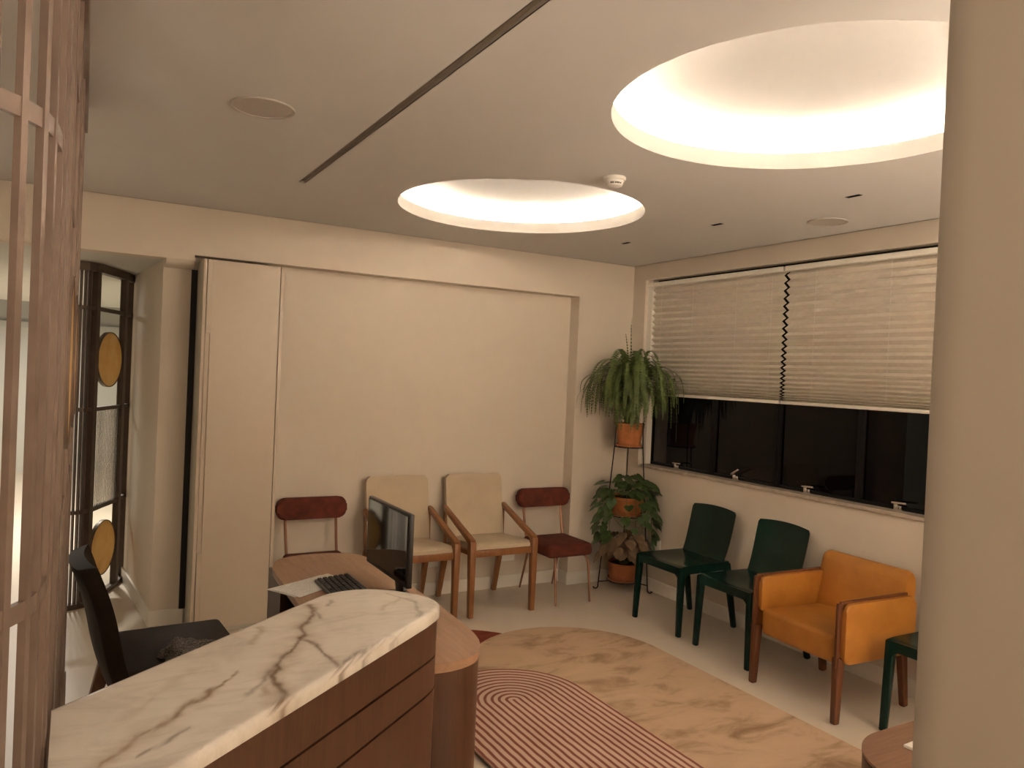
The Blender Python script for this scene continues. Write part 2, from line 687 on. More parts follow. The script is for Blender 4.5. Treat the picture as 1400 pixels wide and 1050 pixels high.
# ceiling with two round openings, the long slot and three small slots
CIRC = [(-1.837, -1.262, 0.6976), (-1.837, -3.265, 0.6976)]
SLOTS = [(-0.750, -0.838), (-0.750, -1.700), (-0.757, -2.622)]
GX0, GX1, GY0, GY1 = -3.046, -3.018, -6.4, -1.062
GAP = 0.010
bm = bmesh.new()


def loop(pts):
    vs = [bm.verts.new((x, y, H)) for x, y in pts]
    return [bm.edges.new((vs[i], vs[(i + 1) % len(vs)])) for i in range(len(vs))]


edges = loop([(XL, YF), (XR - GAP, YF), (XR - GAP, -GAP), (XL, -GAP)])
for cx, cy, r in CIRC:
    edges += loop([(cx + r * math.cos(2 * PI * k / 96), cy + r * math.sin(2 * PI * k / 96)) for k in range(96)])
edges += loop([(GX0, GY0), (GX1, GY0), (GX1, GY1), (GX0, GY1)])
for sx, sy in SLOTS:
    edges += loop([(sx - .011, sy - .036), (sx + .011, sy - .036), (sx + .011, sy + .036), (sx - .011, sy + .036)])
bmesh.ops.triangle_fill(bm, use_beauty=True, use_dissolve=False, edges=edges)
for f in bm.faces:
    if f.normal.z > 0:
        f.normal_flip()
# thin plaster lip at the outer edge
b = MB()
b.bm.free()
b.bm = bm
ceil = struct('ceiling', b, M['ceil'], smooth=False, fixn=False)
ceil['label'] = 'flat off-white plaster ceiling with round openings'
# edges of the plasterboard beside the shadow gap and a roof slab above everything
b = MB()
b.box(XL, XR - GAP, -GAP - .012, -GAP, H, H + .03)
b.box(XR - GAP - .012, XR - GAP, YF, -GAP - .013, H, H + .03)
struct('trim_1', b, M['groove'], ceil, smooth=False)
b = MB()
b.box(-9, 0.3, YF - .2, 8.2, 2.95, 3.05)
struct('ceiling', b, M['dark'], smooth=False)
# the long slot: an upside-down channel
b = MB()
b.box(GX0 - .004, GX0, GY0, GY1, H, H + .016)
b.box(GX1, GX1 + .004, GY0, GY1, H, H + .016)
b.box(GX0, GX1, GY0, GY1, H + .013, H + .016)
b.box(GX0 - .004, GX1 + .004, GY1, GY1 + .004, H, H + .016)
struct('trim_2', b, M['groove'], ceil, smooth=False)

# back wall: recessed plane, beam above, right pilaster, doorway on the left
b = MB()
JX0, JX1 = -3.563, -3.70
b.prism([(JX0, NY), (0.0, NY), (0.3, NY), (0.3, .32), (-3.3, .32), (-3.3, 1.9), (JX1, 1.9)], 0, 2.9)
struct('wall_back', b, M['wall'], smooth=False)
b = MB()
b.box(-3.401, XR, 0.0, NY, 2.305, 2.9)                 # beam over the niche
b.box(XL - .2, -3.401, 0.0, NY, 2.272, 2.9)            # beam over the doorway
b.box(-0.540, XR, 0.0, NY, 0.0, 2.305)                 # right pilaster
struct('wall_back', b, M['wall'], smooth=False)
# rounded underside where the beam meets the short wall left of the cabinet
b = MB()
prof = [(0.0, 2.272), (0.004, 2.258), (0.014, 2.246), (0.032, 2.238), (0.060, 2.233), (NY, 2.226), (NY, 2.272)]
for k in range(len(prof)):
    pass
A = [b.bm.verts.new((-3.560, y, z)) for y, z in prof]
B_ = [b.bm.verts.new((-3.401, y, z)) for y, z in prof]
b.bm.faces.new(A)
b.bm.faces.new(list(reversed(B_)))
for i in range(len(prof)):
    j = (i + 1) % len(prof)
    b.bm.faces.new((A[j], A[i], B_[i], B_[j]))
struct('trim_3', b, M['wall'], smooth=True, angle=0.9)
# hall beyond the doorway
b = MB()
b.box(-8.4, -3.563, NY, 5.6, 2.272, 2.9)
b.box(-3.563, -2.0, 1.9, 5.6, 2.272, 2.9)
struct('ceiling', b, M['hallwall'], smooth=False)
b = MB()
b.box(-8.4, -1.8, 7.6, 7.8, 0, 2.9)
struct('wall_hall', b, M['hallwall'], smooth=False)
b = MB()
b.box(-8.4, -1.8, 7.54, 7.6, 2.02, 2.10)
b.box(-8.4, -1.8, 7.57, 7.6, 1.97, 2.02)
struct('trim_4', b, M['hallwall'], smooth=False)
b = MB()
b.box(-2.0, -1.8, 1.9, 7.6, 0, 2.9)
struct('wall_hall_right', b, M['hallwall'], smooth=False)
b = MB()
b.box(-8.4, -8.2, .1, 7.6, 0, 2.9)
b.box(-8.4, XL - .2, 0, .1, 0, 2.9)
struct('wall_hall_left', b, M['hallwall'], smooth=False)
b = MB()
b.box(XL - .2, XL, YF, 0, 0, 2.9)
struct('wall_left', b, M['wall'], smooth=False)
b = MB()
b.box(XL - .2, .3, YF - .2, YF, 0, 2.9)
struct('wall_front', b, M['wall'], smooth=False)

# right wall with the window opening
WY0, WY1, WZ0, WZ1 = -3.55, -0.155, 0.962, 2.475
b = MB()
b.box(0, .3, YF, NY, 0, WZ0)
b.box(0, .3, YF, NY, WZ1, 2.9)
b.box(0, .3, WY1, NY, WZ0, WZ1)
b.box(0, .3, YF, WY0, WZ0, WZ1)
struct('wall_right', b, M['wall'], smooth=False)

# baseboards
BH = 0.098


def baseboard(name, x0, x1, y0, y1):
    bb = MB()
    bb.box(x0, x1, y0, y1, 0, BH, 0.003, 1)
    struct(name, bb, M['base'], smooth=False)


baseboard('baseboard_right', -0.013, 0, YF, -0.013)
baseboard('baseboard_back', -0.553, -0.0, -0.013, 0.0)
baseboard('baseboard_back', -0.553, -0.540, 0.0, NY - .013)
baseboard('baseboard_back', -2.86, -0.553, NY - .013, NY)
baseboard('baseboard_back', JX0 - .013, -3.375, NY - .013, NY)
b = MB()
b.prism([(JX0 - .013, NY), (JX0, NY), (JX1, 1.9), (JX1 - .013, 1.9)], 0, BH)
struct('baseboard_left', b, M['base'], smooth=False)

# free-standing pillar at the right edge of the view, with rounded corners
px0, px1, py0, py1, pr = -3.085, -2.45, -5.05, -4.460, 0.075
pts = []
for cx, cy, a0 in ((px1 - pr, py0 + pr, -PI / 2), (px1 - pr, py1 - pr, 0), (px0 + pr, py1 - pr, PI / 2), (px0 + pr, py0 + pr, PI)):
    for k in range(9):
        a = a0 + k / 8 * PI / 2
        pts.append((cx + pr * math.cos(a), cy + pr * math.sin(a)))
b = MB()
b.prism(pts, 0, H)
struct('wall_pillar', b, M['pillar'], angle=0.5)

# ---------------------------------------------------------------- window
b = MB()
FX0, FX1 = 0.085, 0.125
b.box(FX0, FX1, WY1 - .045, WY1, 0.99, WZ1)
b.box(FX0, FX1, WY0, WY0 + .03, 0.99, WZ1)
b.box(FX0, FX1, WY0, WY1, 0.985, 1.004)
b.box(FX0, FX1, WY0, WY1, 2.44, WZ1)
win = struct('window_1', b, M['frame_dark'], smooth=False)
b = MB()
b.box(-0.016, 0.125, WY0 - .02, WY1 - .05, WZ0, 0.985, 0.003, 1)
struct('window_sill', b, M['sill'], win, smooth=False)
b = MB()
b.box(0.03, 0.085, WY1 - .055, WY1, 0.985, WZ1)
struct('window_jamb', b, M['base'], win, smooth=False)
MULL = [-0.90, -1.50, -2.12, -2.78]
for y in MULL:
    b = MB()
    b.box(FX0 - .004, FX1, y - .020, y - .003, 1.004, 2.44)
    b.box(FX0 - .004, FX1, y + .003, y + .020, 1.004, 2.44)
    b.box(FX0 + .008, FX1, y - .003, y + .003, 1.004, 2.44)
    struct('mullion', b, M['frame_dark'], win, smooth=False)
ed = [WY1 - .045] + MULL + [WY0 + .03]
for y1, y0 in zip(ed, ed[1:]):
    b = MB()
    b.box(0.102, 0.108, y0 + .012, y1 - .012, 1.0, 2.445)
    struct('glass_pane', b, M['winglass'], win, smooth=False)
for i, y in enumerate((-0.52, -1.135, -1.745, -2.37)):
    b = MB()
    b.box(0.062, 0.085, y - .022, y + .004, 0.986, 1.022, 0.004)
    b.box(0.070, 0.085, y - .040, y - .024, 0.986, 1.012, 0.003)
    lt = b.done('latch', M['chrome'], win)
    lt['kind'] = 'structure'
    b = MB()
    if i == 1:
        b.bar((0.058, y + .010, 1.022), (0.040, y - .075, 1.066), 0.016, 0.012, bevel=0.003, up=(0, 0, 1))
    else:
        b.bar((0.060, y + .012, 1.027), (0.050, y - .085, 1.033), 0.016, 0.012, bevel=0.003, up=(0, 0, 1))
    lv = b.done('lever', M['chrome'], lt)
    lv['kind'] = 'structure'


def blind(y0, y1, label):
    """pleated blind between y0 (near) and y1 (far)"""
    r = thing('pleated_blind', label, 'blind', (0.05, (y0 + y1) / 2, 1.545))
    hb = MB()
    hb.box(0.012, 0.078, y0, y1, 2.418, 2.452, 0.003, 1)
    place(hb.done('headrail', M['blindrail']), r)
    bb_ = MB()
    bb_.box(0.026, 0.074, y0, y1, 1.545, 1.566, 0.004, 2)
    place(bb_.done('bottom_rail', M['blindrail']), r)
    # pleat heights: wide at the top, packed tight at the bottom
    n = 23
    hs = []
    for k in range(n):
        t = k / (n - 1)           # 0 top .. 1 bottom
        hs.append(0.047 * (1 - t ** 2.2) + 0.0075)
    s = (2.420 - 1.566) / sum(hs)
    z = 2.420
    prof = []
    for k, h in enumerate(hs):
        h *= s
        prof.append((0.068, z))
        prof.append((0.032, z - h * 0.5))
        z -= h
    prof.append((0.068, 1.566))
    fb = MB()
    a = [fb.bm.verts.new((x, y0 + .004, z)) for x, z in prof]
    c = [fb.bm.verts.new((x, y1 - .004, z)) for x, z in prof]
    a2 = [fb.bm.verts.new((x + .002, y0 + .004, z)) for x, z in prof]
    c2 = [fb.bm.verts.new((x + .002, y1 - .004, z)) for x, z in prof]
    for i in range(len(prof) - 1):
        fb.bm.faces.new((a[i], a[i + 1], c[i + 1], c[i]))
        fb.bm.faces.new((a2[i + 1], a2[i], c2[i], c2[i + 1]))
        fb.bm.faces.new((a[i + 1], a[i], a2[i], a2[i + 1]))
        fb.bm.faces.new((c[i], c[i + 1], c2[i + 1], c2[i]))
    place(fb.done('pleated_fabric', M['blind'], smooth=False), r)
    for f in (0.12, 0.38, 0.70, 0.93):
        y = y1 + (y0 - y1) * f
        cb = MB()
        cb.tube([(0.0300, y, 2.43), (0.0300, y, 1.56)], 0.0012, 5)
        place(cb.done('lift_cord', M['blindrail']), r)
    return r


blind(-1.536, -0.16, 'raised cream pleated blind over the window half nearest the plants')
blind(-3.54, -1.553, 'raised cream pleated blind over the window half beside the pillar')

# ================================================================= CEILING FIXTURES


def cove(cx, cy, r, label):
    root = thing('cove_light', label, 'ceiling light', (cx, cy, H), 0, 'round ceiling coves')
    zf, zt, ro = 0.068, 0.172, r + 0.105
    zl = zf - .022
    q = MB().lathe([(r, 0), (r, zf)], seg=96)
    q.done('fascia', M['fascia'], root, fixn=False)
    q = MB().lathe([(r, zf), (r + .016, zf), (r + .016, zf - .002), (r + .008, zf - .002), (r + .008, zl), (ro, zl)], seg=96)
    q.done('ledge', M['ceil'], root)
    q = MB().lathe([(ro, zl), (ro, zt - .02), (ro - .006, zt - .006), (ro - .02, zt)], seg=96)
    q.done('cove_wall', M['ceil'], root)
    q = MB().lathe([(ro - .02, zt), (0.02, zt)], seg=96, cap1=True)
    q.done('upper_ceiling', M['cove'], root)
    q = MB().lathe([(r + .0095, zf - .016), (r + .0105, zf - .016), (r + .0145, zf - .004), (r + .0135, zf - .004), (r + .0095, zf - .016)], seg=64)
    q.done('led_strip', M['led'], root)
    return root


cove(*CIRC[0], 'glowing round ceiling cove nearest the back wall, seen whole')
cove(*CIRC[1], 'glowing round ceiling cove nearest the viewer, cut off by the pillar')


def speaker(x, y, r, label):
    root = thing('ceiling_speaker', label, 'speaker', (x, y, H), 0, 'round ceiling speakers')
    MB().lathe([(r - .012, -.003), (0.004, -.003)], seg=48, cap1=True).done('grille', M['grille'], root)
    MB().lathe([(r, 0.0), (r, -.004), (r - .003, -.006), (r - .012, -.005), (r - .012, -.001)], seg=48).done('rim', M['grille'], root)


speaker(-3.449, -2.129, 0.116, 'round flush ceiling speaker left of the long ceiling slot')
speaker(-0.358, -2.164, 0.108, 'round flush ceiling speaker above the window blinds')

sm = thing('smoke_detector', 'white domed smoke detector on the ceiling between the two coves', 'smoke detector', (-1.858, -2.162, H))
MB().lathe([(0.052, 0), (0.054, -.006), (0.052, -.014), (0.044, -.017)], seg=36).done('base', M['whiteplastic'], sm)
MB().lathe([(0.044, -.015), (0.042, -.026), (0.036, -.040), (0.022, -.047), (0.002, -.048)], seg=36, cap1=True).done('dome', M['whiteplastic'], sm)
q = MB()
for k, w in ((-4, .2), (-3, .2), (-2, .2), (-.6, .2), (.4, .2), (1.4, .2), (2.4, .2), (4, .16)):
    a = -PI / 2 - 0.43 + k * 0.15
    for s in (0,):
        c = Vector((0.0402 * math.cos(a), 0.0402 * math.sin(a), -0.031))
        q.box(-.0022, .0022, -.001, .001, -.0035, .0035, mat=Matrix.Translation(c) @ Matrix.Rotation(a + PI / 2, 4, 'Z'))
q.done('printed_mark', M['blackplastic'], sm.children[-1])

for (x, y), lab in zip(SLOTS, ('small black slot downlight nearest the back wall corner', 'small black slot downlight in the middle of its row of three', 'small black slot downlight nearest the pillar')):
    root = thing('slot_downlight', lab, 'downlight', (x, y, H), 0, 'slot downlights along the window')
    q = MB()
    q.box(-.0135, -.0105, -.038, .038, -.002, .03)
    q.box(.0105, .0135, -.038, .038, -.002, .03)
    q.box(-.0105, .0105, -.038, -.0355, -.002, .03)
    q.box(-.0105, .0105, .0355, .038, -.002, .03)
    q.done('trim_ring', M['blackplastic'], root, smooth=False)
    q = MB()
    q.box(-.0105, .0105, -.0355, .0355, .020, .03)
    q.done('reflector', M['dark'], root, smooth=False)

# ================================================================= CABINET
cab = thing('tall_cabinet', 'tall narrow cream lacquered cabinet against the back wall', 'cabinet', (-3.13, 0.0, 0))
YC = -0.15
CX0, CX1 = -3.3665, -2.893
q = MB()
q.box(CX0, CX1, YC + .022, NY - .002, 0.02, 2.272)
place(q.done('carcass', M['lacquer_side'], smooth=False), cab)
q = MB()
q.box(CX0, -3.3475, YC, YC + .022, 0.0, 2.272, .0015, 1)
place(q.done('side_stile', M['lacquer'], smooth=False), cab)
q = MB()
q.box(-2.912, CX1, YC, YC + .022, 0.0, 2.272, .0015, 1)
place(q.done('side_stile', M['lacquer'], smooth=False), cab)
q = MB()
q.box(-3.3435, -2.916, YC + .02, YC + .0215, 0.03, 2.27)
place(q.done('door_gap', M['dark'], smooth=False), cab)
# door with an inset pull cut into its left edge
q = MB()
dz0, dz1, hz0, hz1 = 0.034, 2.270, 0.493, 1.826
q.box(-3.318, -2.916, YC, YC + .0195, dz0, dz1, .0012, 1)
q.box(-3.3435, -3.3178, YC, YC + .0195, hz1, dz1, .0012, 1)
q.box(-3.3435, -3.3178, YC, YC + .0195, dz0, hz0, .0012, 1)
door = place(q.done('door', M['lacquer'], smooth=False), cab)
q = MB()
q.box(-3.3435, -3.318, YC + .011, YC + .019, hz0, hz1)
place(q.done('inset_pull', M['lacquer']), cab).parent = door
q = MB()
q.box(-3.3475, -2.912, YC + .03, YC + .05, 0.0, 0.034)
place(q.done('plinth', M['lacquer_side'], smooth=False), cab)
# black sheet standing in for shade in the gap between cabinet and short wall
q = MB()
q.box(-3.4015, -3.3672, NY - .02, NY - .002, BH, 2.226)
struct('gap_shade', q, M['dark'], smooth=False)

# wall sockets
for (x, z), lab in (((-1.683, .248), 'white wall socket low on the back wall behind the left cream armchair'), ((-1.027, .243), 'white wall socket low on the back wall behind the right rust chair')):
    root = thing('wall_socket', lab, 'socket', (x, NY, z))
    MB().box(-.06, .06, -.009, 0, -.038, .038, .004).done('cover_plate', M['whiteplastic'], root)
    MB().box(-.03, .03, -.0105, -.0085, -.02, .02, .002).done('insert', M['base'], root)
root = thing('wall_socket', 'white wall socket on the window wall beside the plant stand', 'socket', (0, -.445, .358))
MB().box(-.009, 0, -.038, .038, -.06, .06, .004).done('cover_plate', M['whiteplastic'], root)
MB().box(-.0105, -.0085, -.02, .02, -.03, .03, .002).done('insert', M['base'], root)

# ================================================================= METAL SCREENS


def path_sampler(P):
    P = [Vector((x, y, 0)) for x, y in P]
    Q = catmull(P, 10)
    L = [0]
    for a, b_ in zip(Q, Q[1:]):
        L.append(L[-1] + (b_ - a).length)

    def f(s):
        s = max(0, min(L[-1], s))
        for i in range(len(L) - 1):
            if s <= L[i + 1]:
                t = (s - L[i]) / max(1e-9, L[i + 1] - L[i])
                d = (Q[i + 1] - Q[i]).normalized()
                return Q[i].lerp(Q[i + 1], t), d
        return Q[-1], (Q[-1] - Q[-2]).normalized()
    return f, L[-1]


RZ = [0.635, 1.307, 1.974]      # rail heights


def screen(root, P, posts, bars, panels, ztop, head0, head1, depth=0.035, ribbed=True, metal=None):
    metal = metal or M['bronze']
    f, L = path_sampler(P)

    def vbar(s, w, d, z0, z1, name):
        p, t = f(s)
        m = Matrix.Translation(p) @ Matrix.Rotation(math.atan2(t.y, t.x), 4, 'Z')
        q = MB()
        q.box(-w / 2, w / 2, -d / 2, d / 2, z0, z1, mat=m)
        place(q.done(name, metal, smooth=False), root)

    def run(s0, s1, z0, z1, d, name, mat, n=None, extra=0.0):
        q = MB()
        n = n or max(2, int((s1 - s0) / 0.05) + 1)
        A = []
        for k in range(n + 1):
            p, t = f(s0 + (s1 - s0) * k / n)
            nr = Vector((-t.y, t.x, 0))
            A.append((p - nr * d / 2, p + nr * d / 2))
        poly = [a for a, _ in A] + [b_ for _, b_ in reversed(A)]
        q.prism([(p.x, p.y) for p in poly], z0, z1)
        return place(q.done(name, mat, smooth=False), root)

    run(0, L, head0, head1, depth + .022, 'header', metal)
    run(0, L, 0.0, 0.035, depth + .006, 'base_rail', metal)
    for z in RZ + ([2.272] if ztop > 2.4 else []):
        run(0, L, z - .013, z + .013, depth * .8, 'cross_rail', metal)
    for s, w in posts:
        vbar(s, w, depth + .004, 0.0, ztop, 'post')
    for s, w in bars:
        vbar(s, w, depth, 0.03, ztop, 'bar')
    zs = [0.035, RZ[0] - .013, RZ[0] + .013, RZ[1] - .013, RZ[1] + .013, RZ[2] - .013, RZ[2] + .013, min(head0, 2.272 if ztop < 2.4 else 2.259)]
    for s0, s1 in panels:
        for k in range(4):
            z0, z1 = zs[2 * k], zs[2 * k + 1]
            if k == 1 and ribbed:
                # vertical reeded pane
                q = MB()
                nrib = 17
                pts = []
                for side in (1, -1):
                    rng = range(nrib * 6 + 1) if side == 1 else range(nrib * 6, -1, -1)
                    for i in rng:
                        p, t = f(s0 + (s1 - s0) * i / (nrib * 6))
                        nr = Vector((-t.y, t.x, 0))
                        ph = (i % 6) / 6.0
                        off = 0.003 + (0.004 * math.sin(PI * ph) if side == 1 else 0)
                        pp = p - nr * off * side
                        pts.append((pp.x, pp.y))
                q.prism(pts, z0, z1)
                place(q.done('reeded_pane', M['ribbed'], angle=1.2), root)
            else:
                run(s0, s1, z0, z1, 0.006, 'glass_pane', M['glass'])
        for zc in ((zs[4] + zs[5]) / 2, (zs[0] + zs[1]) / 2 + .01):
            p, t = f((s0 + s1) / 2)
            rr = (s1 - s0) / 2 * 0.99
            rr = min(rr, 0.19)
            m = Matrix.Translation(p + Vector((0, 0, zc))) @ Matrix.Rotation(math.atan2(t.y, t.x), 4, 'Z') @ Matrix.Rotation(PI / 2, 4, 'X')
            q = MB()
            q.lathe([(rr - .006, -.010), (rr - .006, .010)], seg=56, cap0=True, cap1=True)
            bmesh.ops.transform(q.bm, matrix=m, verts=q.bm.verts[:])
            dsk = place(q.done('amber_disc', M['disc']), root)
            dsk['label'] = 'mottled amber disc'
            q = MB()
            q.lathe([(rr - .0055, -.013), (rr, -.013), (rr, .013), (rr - .0055, .013), (rr - .0055, -.013)], seg=56)
            bmesh.ops.transform(q.bm, matrix=m, verts=q.bm.verts[:])
            place(q.done('disc_rim', metal), root).parent = dsk


far = thing('metal_screen', 'curved bronze metal screen with amber discs standing in the doorway', 'screen', (-3.84, 0.93, 0))
FP = [(-4.060, .640), (-3.990, .655), (-3.925, .690), (-3.880, .775), (-3.835, .880), (-3.775, 1.010), (-3.715, 1.155), (-3.665, 1.330), (-3.625, 1.480)]
ff, FL = path_sampler(FP)


def s_at(fn, L, x=None, y=None):
    best = min(range(0, 2001), key=lambda k: abs((fn(L * k / 2000)[0].x - x) if x is not None else (fn(L * k / 2000)[0].y - y)))
    return L * best / 2000


sx = lambda x: s_at(ff, FL, x=x)
screen(far, FP, [(sx(-3.908), .045), (sx(-3.722), .055), (FL - .02, .05)],
       [(sx(-4.045), .010), (sx(-4.021), .010), (sx(-3.997), .010), (sx(-3.972), .010), (sx(-3.947), .010), ((sx(-3.722) + FL) / 2 + .0, .012)],
       [(sx(-3.908) + .022, sx(-3.722) - .027)], 2.225, 2.215, 2.270, metal=M['bronze_backlit'])

near = thing('metal_screen', 'tall bronze slatted screen in the left foreground beside the marble counter', 'screen', (-4.04, -3.4, 0))
NP = [(-4.022, -1.72), (-4.028, -2.4), (-4.040, -3.2), (-4.0465, -3.55), (-4.0485, -3.67), (-4.0515, -3.717), (-4.0545, -3.759), (-4.0590, -3.80), (-4.0695, -3.841), (-4.0920, -3.880), (-4.122, -3.916), (-4.160, -3.945), (-4.210, -3.965), (-4.30, -3.98), (-4.50, -3.985)]
nf, NL = path_sampler(NP)
ny = lambda y: s_at(nf, NL, y=y)
posts = [(0.022, .045), (0.47, .04), (0.63, .04), (1.05, .04), (1.21, .04), (1.63, .04), (ny(-3.675), .04)]
sb = [(0.51 + .04 * k, .012) for k in range(3)] + [(1.09 + .04 * k, .012) for k in range(3)] + [(1.67 + .045 * k, .012) for k in range(6)]
sb += [(ny(y), .012) for y in (-3.717, -3.80, -3.841, -3.880)] + [(s_at(nf, NL, x=x), .012) for x in (-4.122, -4.168, -4.214, -4.26)]
screen(near, NP, posts + [(s_at(nf, NL, x=-4.30), .04)], sb,
       [(0.045, 0.45), (0.65, 1.03), (1.23, 1.61)], 2.6, 2.50, 2.598, 0.011)

# ================================================================= RUGS


def stadium(cx, ytop, ybot, r, n=40):
    """ccw outline: semicircular far end, semicircular near end"""
    pts = []
    for k in range(n + 1):
        a = k / n * PI
        pts.append((cx + r * math.cos(a), ytop + r * math.sin(a)))
    for k in range(n + 1):
        a = PI + k / n * PI
        pts.append((cx + r * math.cos(a), ybot + r * math.sin(a)))
    return pts


def rug(name, label, cx, ytop, ybot, r, z, t, mat):
    q = MB()
    pts = [(x - cx, y - ytop) for x, y in stadium(cx, ytop, ybot, r)]
    q.prism(pts, 0, t, bevel=0.003, seg=2)
    o = q.done(name, mat)
    o.location = (cx, ytop, z)
    tag(o, label, 'rug')
    return o


rug('rug', 'small sliver of terracotta rug under the beige rug beside the desk', -2.075, -1.225, -1.45, .622, 0.0, .006, M['rug_red'])
rug('rug', 'large beige rug with rounded ends lying before the window chairs', -1.442, -1.435, -3.75, .602, 0.0063, .008, M['rug_beige'])
M['rug_stripe'] = m_rug_stripe(0.0362, 1.428)
rug('rug', 'pink and brown rug of concentric stripes lying over the beige rug', -2.047, -1.772, -3.20, .408, 0.0146, .010, M['rug_stripe'])

# ================================================================= DESK AND COUNTER
DZ = 0.75
right = [(-2.757, -1.72), (-2.758, -2.2), (-2.766, -2.55), (-2.778, -2.70), (-2.805, -2.80), (-2.855, -2.875), (-2.92, -2.912), (-3.00, -2.922), (-3.09, -2.90), (-3.17, -2.85), (-3.235, -2.77), (-3.258, -2.66)]
leftp = [(-3.258, -2.45), (-3.248, -2.1), (-3.232, -1.68), (-3.212, -1.55), (-3.170, -1.457), (-3.09, -1.410), (-2.985, -1.398), (-2.89, -1.412), (-2.81, -1.455), (-2.770, -1.54)]
DO = [(p.x, p.y) for p in catmull([(x, y, 0) for x, y in reversed(right + leftp)], 5, closed=True)]
desk = thing('reception_desk', 'low wooden reception desk with rounded ends carrying a monitor', 'desk', (-3.0, -2.1, 0))


def area2(P):
    return sum(P[i][0] * P[(i + 1) % len(P)][1] - P[(i + 1) % len(P)][0] * P[i][1] for i in range(len(P)))


if area2(DO) < 0:
    DO.reverse()


def inset(P, d):
    n = len(P)
    out = []
    for i in range(n):
        a, b_, c = Vector(P[i - 1]), Vector(P[i]), Vector(P[(i + 1) % n])
        t = (c - a).normalized()
        nr = Vector((-t.y, t.x))
        out.append((b_ + nr * d)[:])
    return out


q = MB()
q.prism(DO, DZ - .028, DZ, bevel=.002, seg=1)
place(q.done('desktop', M['wooddesk'], angle=0.5), desk)
# curved front panel follows the outline on the public side
O1, O2 = inset(DO, .003), inset(DO, .025)
sel = [i for i, p in enumerate(DO)]
i0 = min(sel, key=lambda i: (Vector(DO[i]) - Vector((-3.09, -1.41))).length)
i1 = min(sel, key=lambda i: (Vector(DO[i]) - Vector((-3.20, -2.82))).length)
# walk from far-left corner round the public side (clockwise) to the near end
idx = []
i = i0
while i != i1:
    idx.append(i)
    i = (i - 1) % len(DO)
idx.append(i1)
poly = [O1[i] for i in idx] + [O2[i] for i in reversed(idx)]
q = MB()
q.prism(poly, 0.0, DZ - .0295)
place(q.done('front_panel', M['woodcounter'], angle=0.5), desk)
q = MB()
q.box(-3.19, -2.80, -1.475, -1.455, 0.0, DZ - .03)
place(q.done('end_panel', M['woodcounter'], smooth=False), desk)
q = MB()
q.box(-3.21, -3.19, -1.70, -1.465, 0.0, DZ - .03)
place(q.done('leg_panel', M['woodcounter'], smooth=False), desk)

# counter
CZ = 1.05
ct = thing('reception_counter', 'tall wooden reception counter with a veined white marble top', 'counter', (-3.6, -3.4, 0))
cd = Vector((-3.183 + 3.88, -3.26 + 3.835)).normalized()
cd = Vector((0.776, 0.631)).normalized()
cn = Vector((-cd.y, cd.x))
# centre line: end cap centre and radius
HW = 0.167
E0 = Vector((-3.338 - .631 * .018, -3.222 + .776 * .018))


def cpt(s, t):
    p = E0 + cd * s + cn * t
    return (p.x, p.y)


PC = 2.9


def cap(t, hw):
    """how far the rounded end reaches at offset t from the centre line (squarer on the front)"""
    p = 2.0 if t > 0 else PC
    return hw * max(0.0, 1 - (abs(t) / hw) ** p) ** (1 / p)



def counter_outline(hw, sl, n=20, k=0.0):
    """left end cut along the screen, right end rounded"""
    pts = []
    pl = []
    for a in range(n + 1):
        an = -PI / 2 + a / n * PI
        sgn = 1.0 if an > 0 else 2.0 / PC
        pts.append(cpt(hw * abs(math.cos(an)) ** sgn, math.copysign(hw * abs(math.sin(an)) ** sgn, an)))
    # left cut follows x = const (beside the screen)
    for t in (hw, -hw):
        p = E0 + cn * t
        s = (sl - p.x) / cd.x
        pts.append(cpt(s, t))
    return pts


CXL = -4.036
top = counter_outline(HW, CXL, 28)
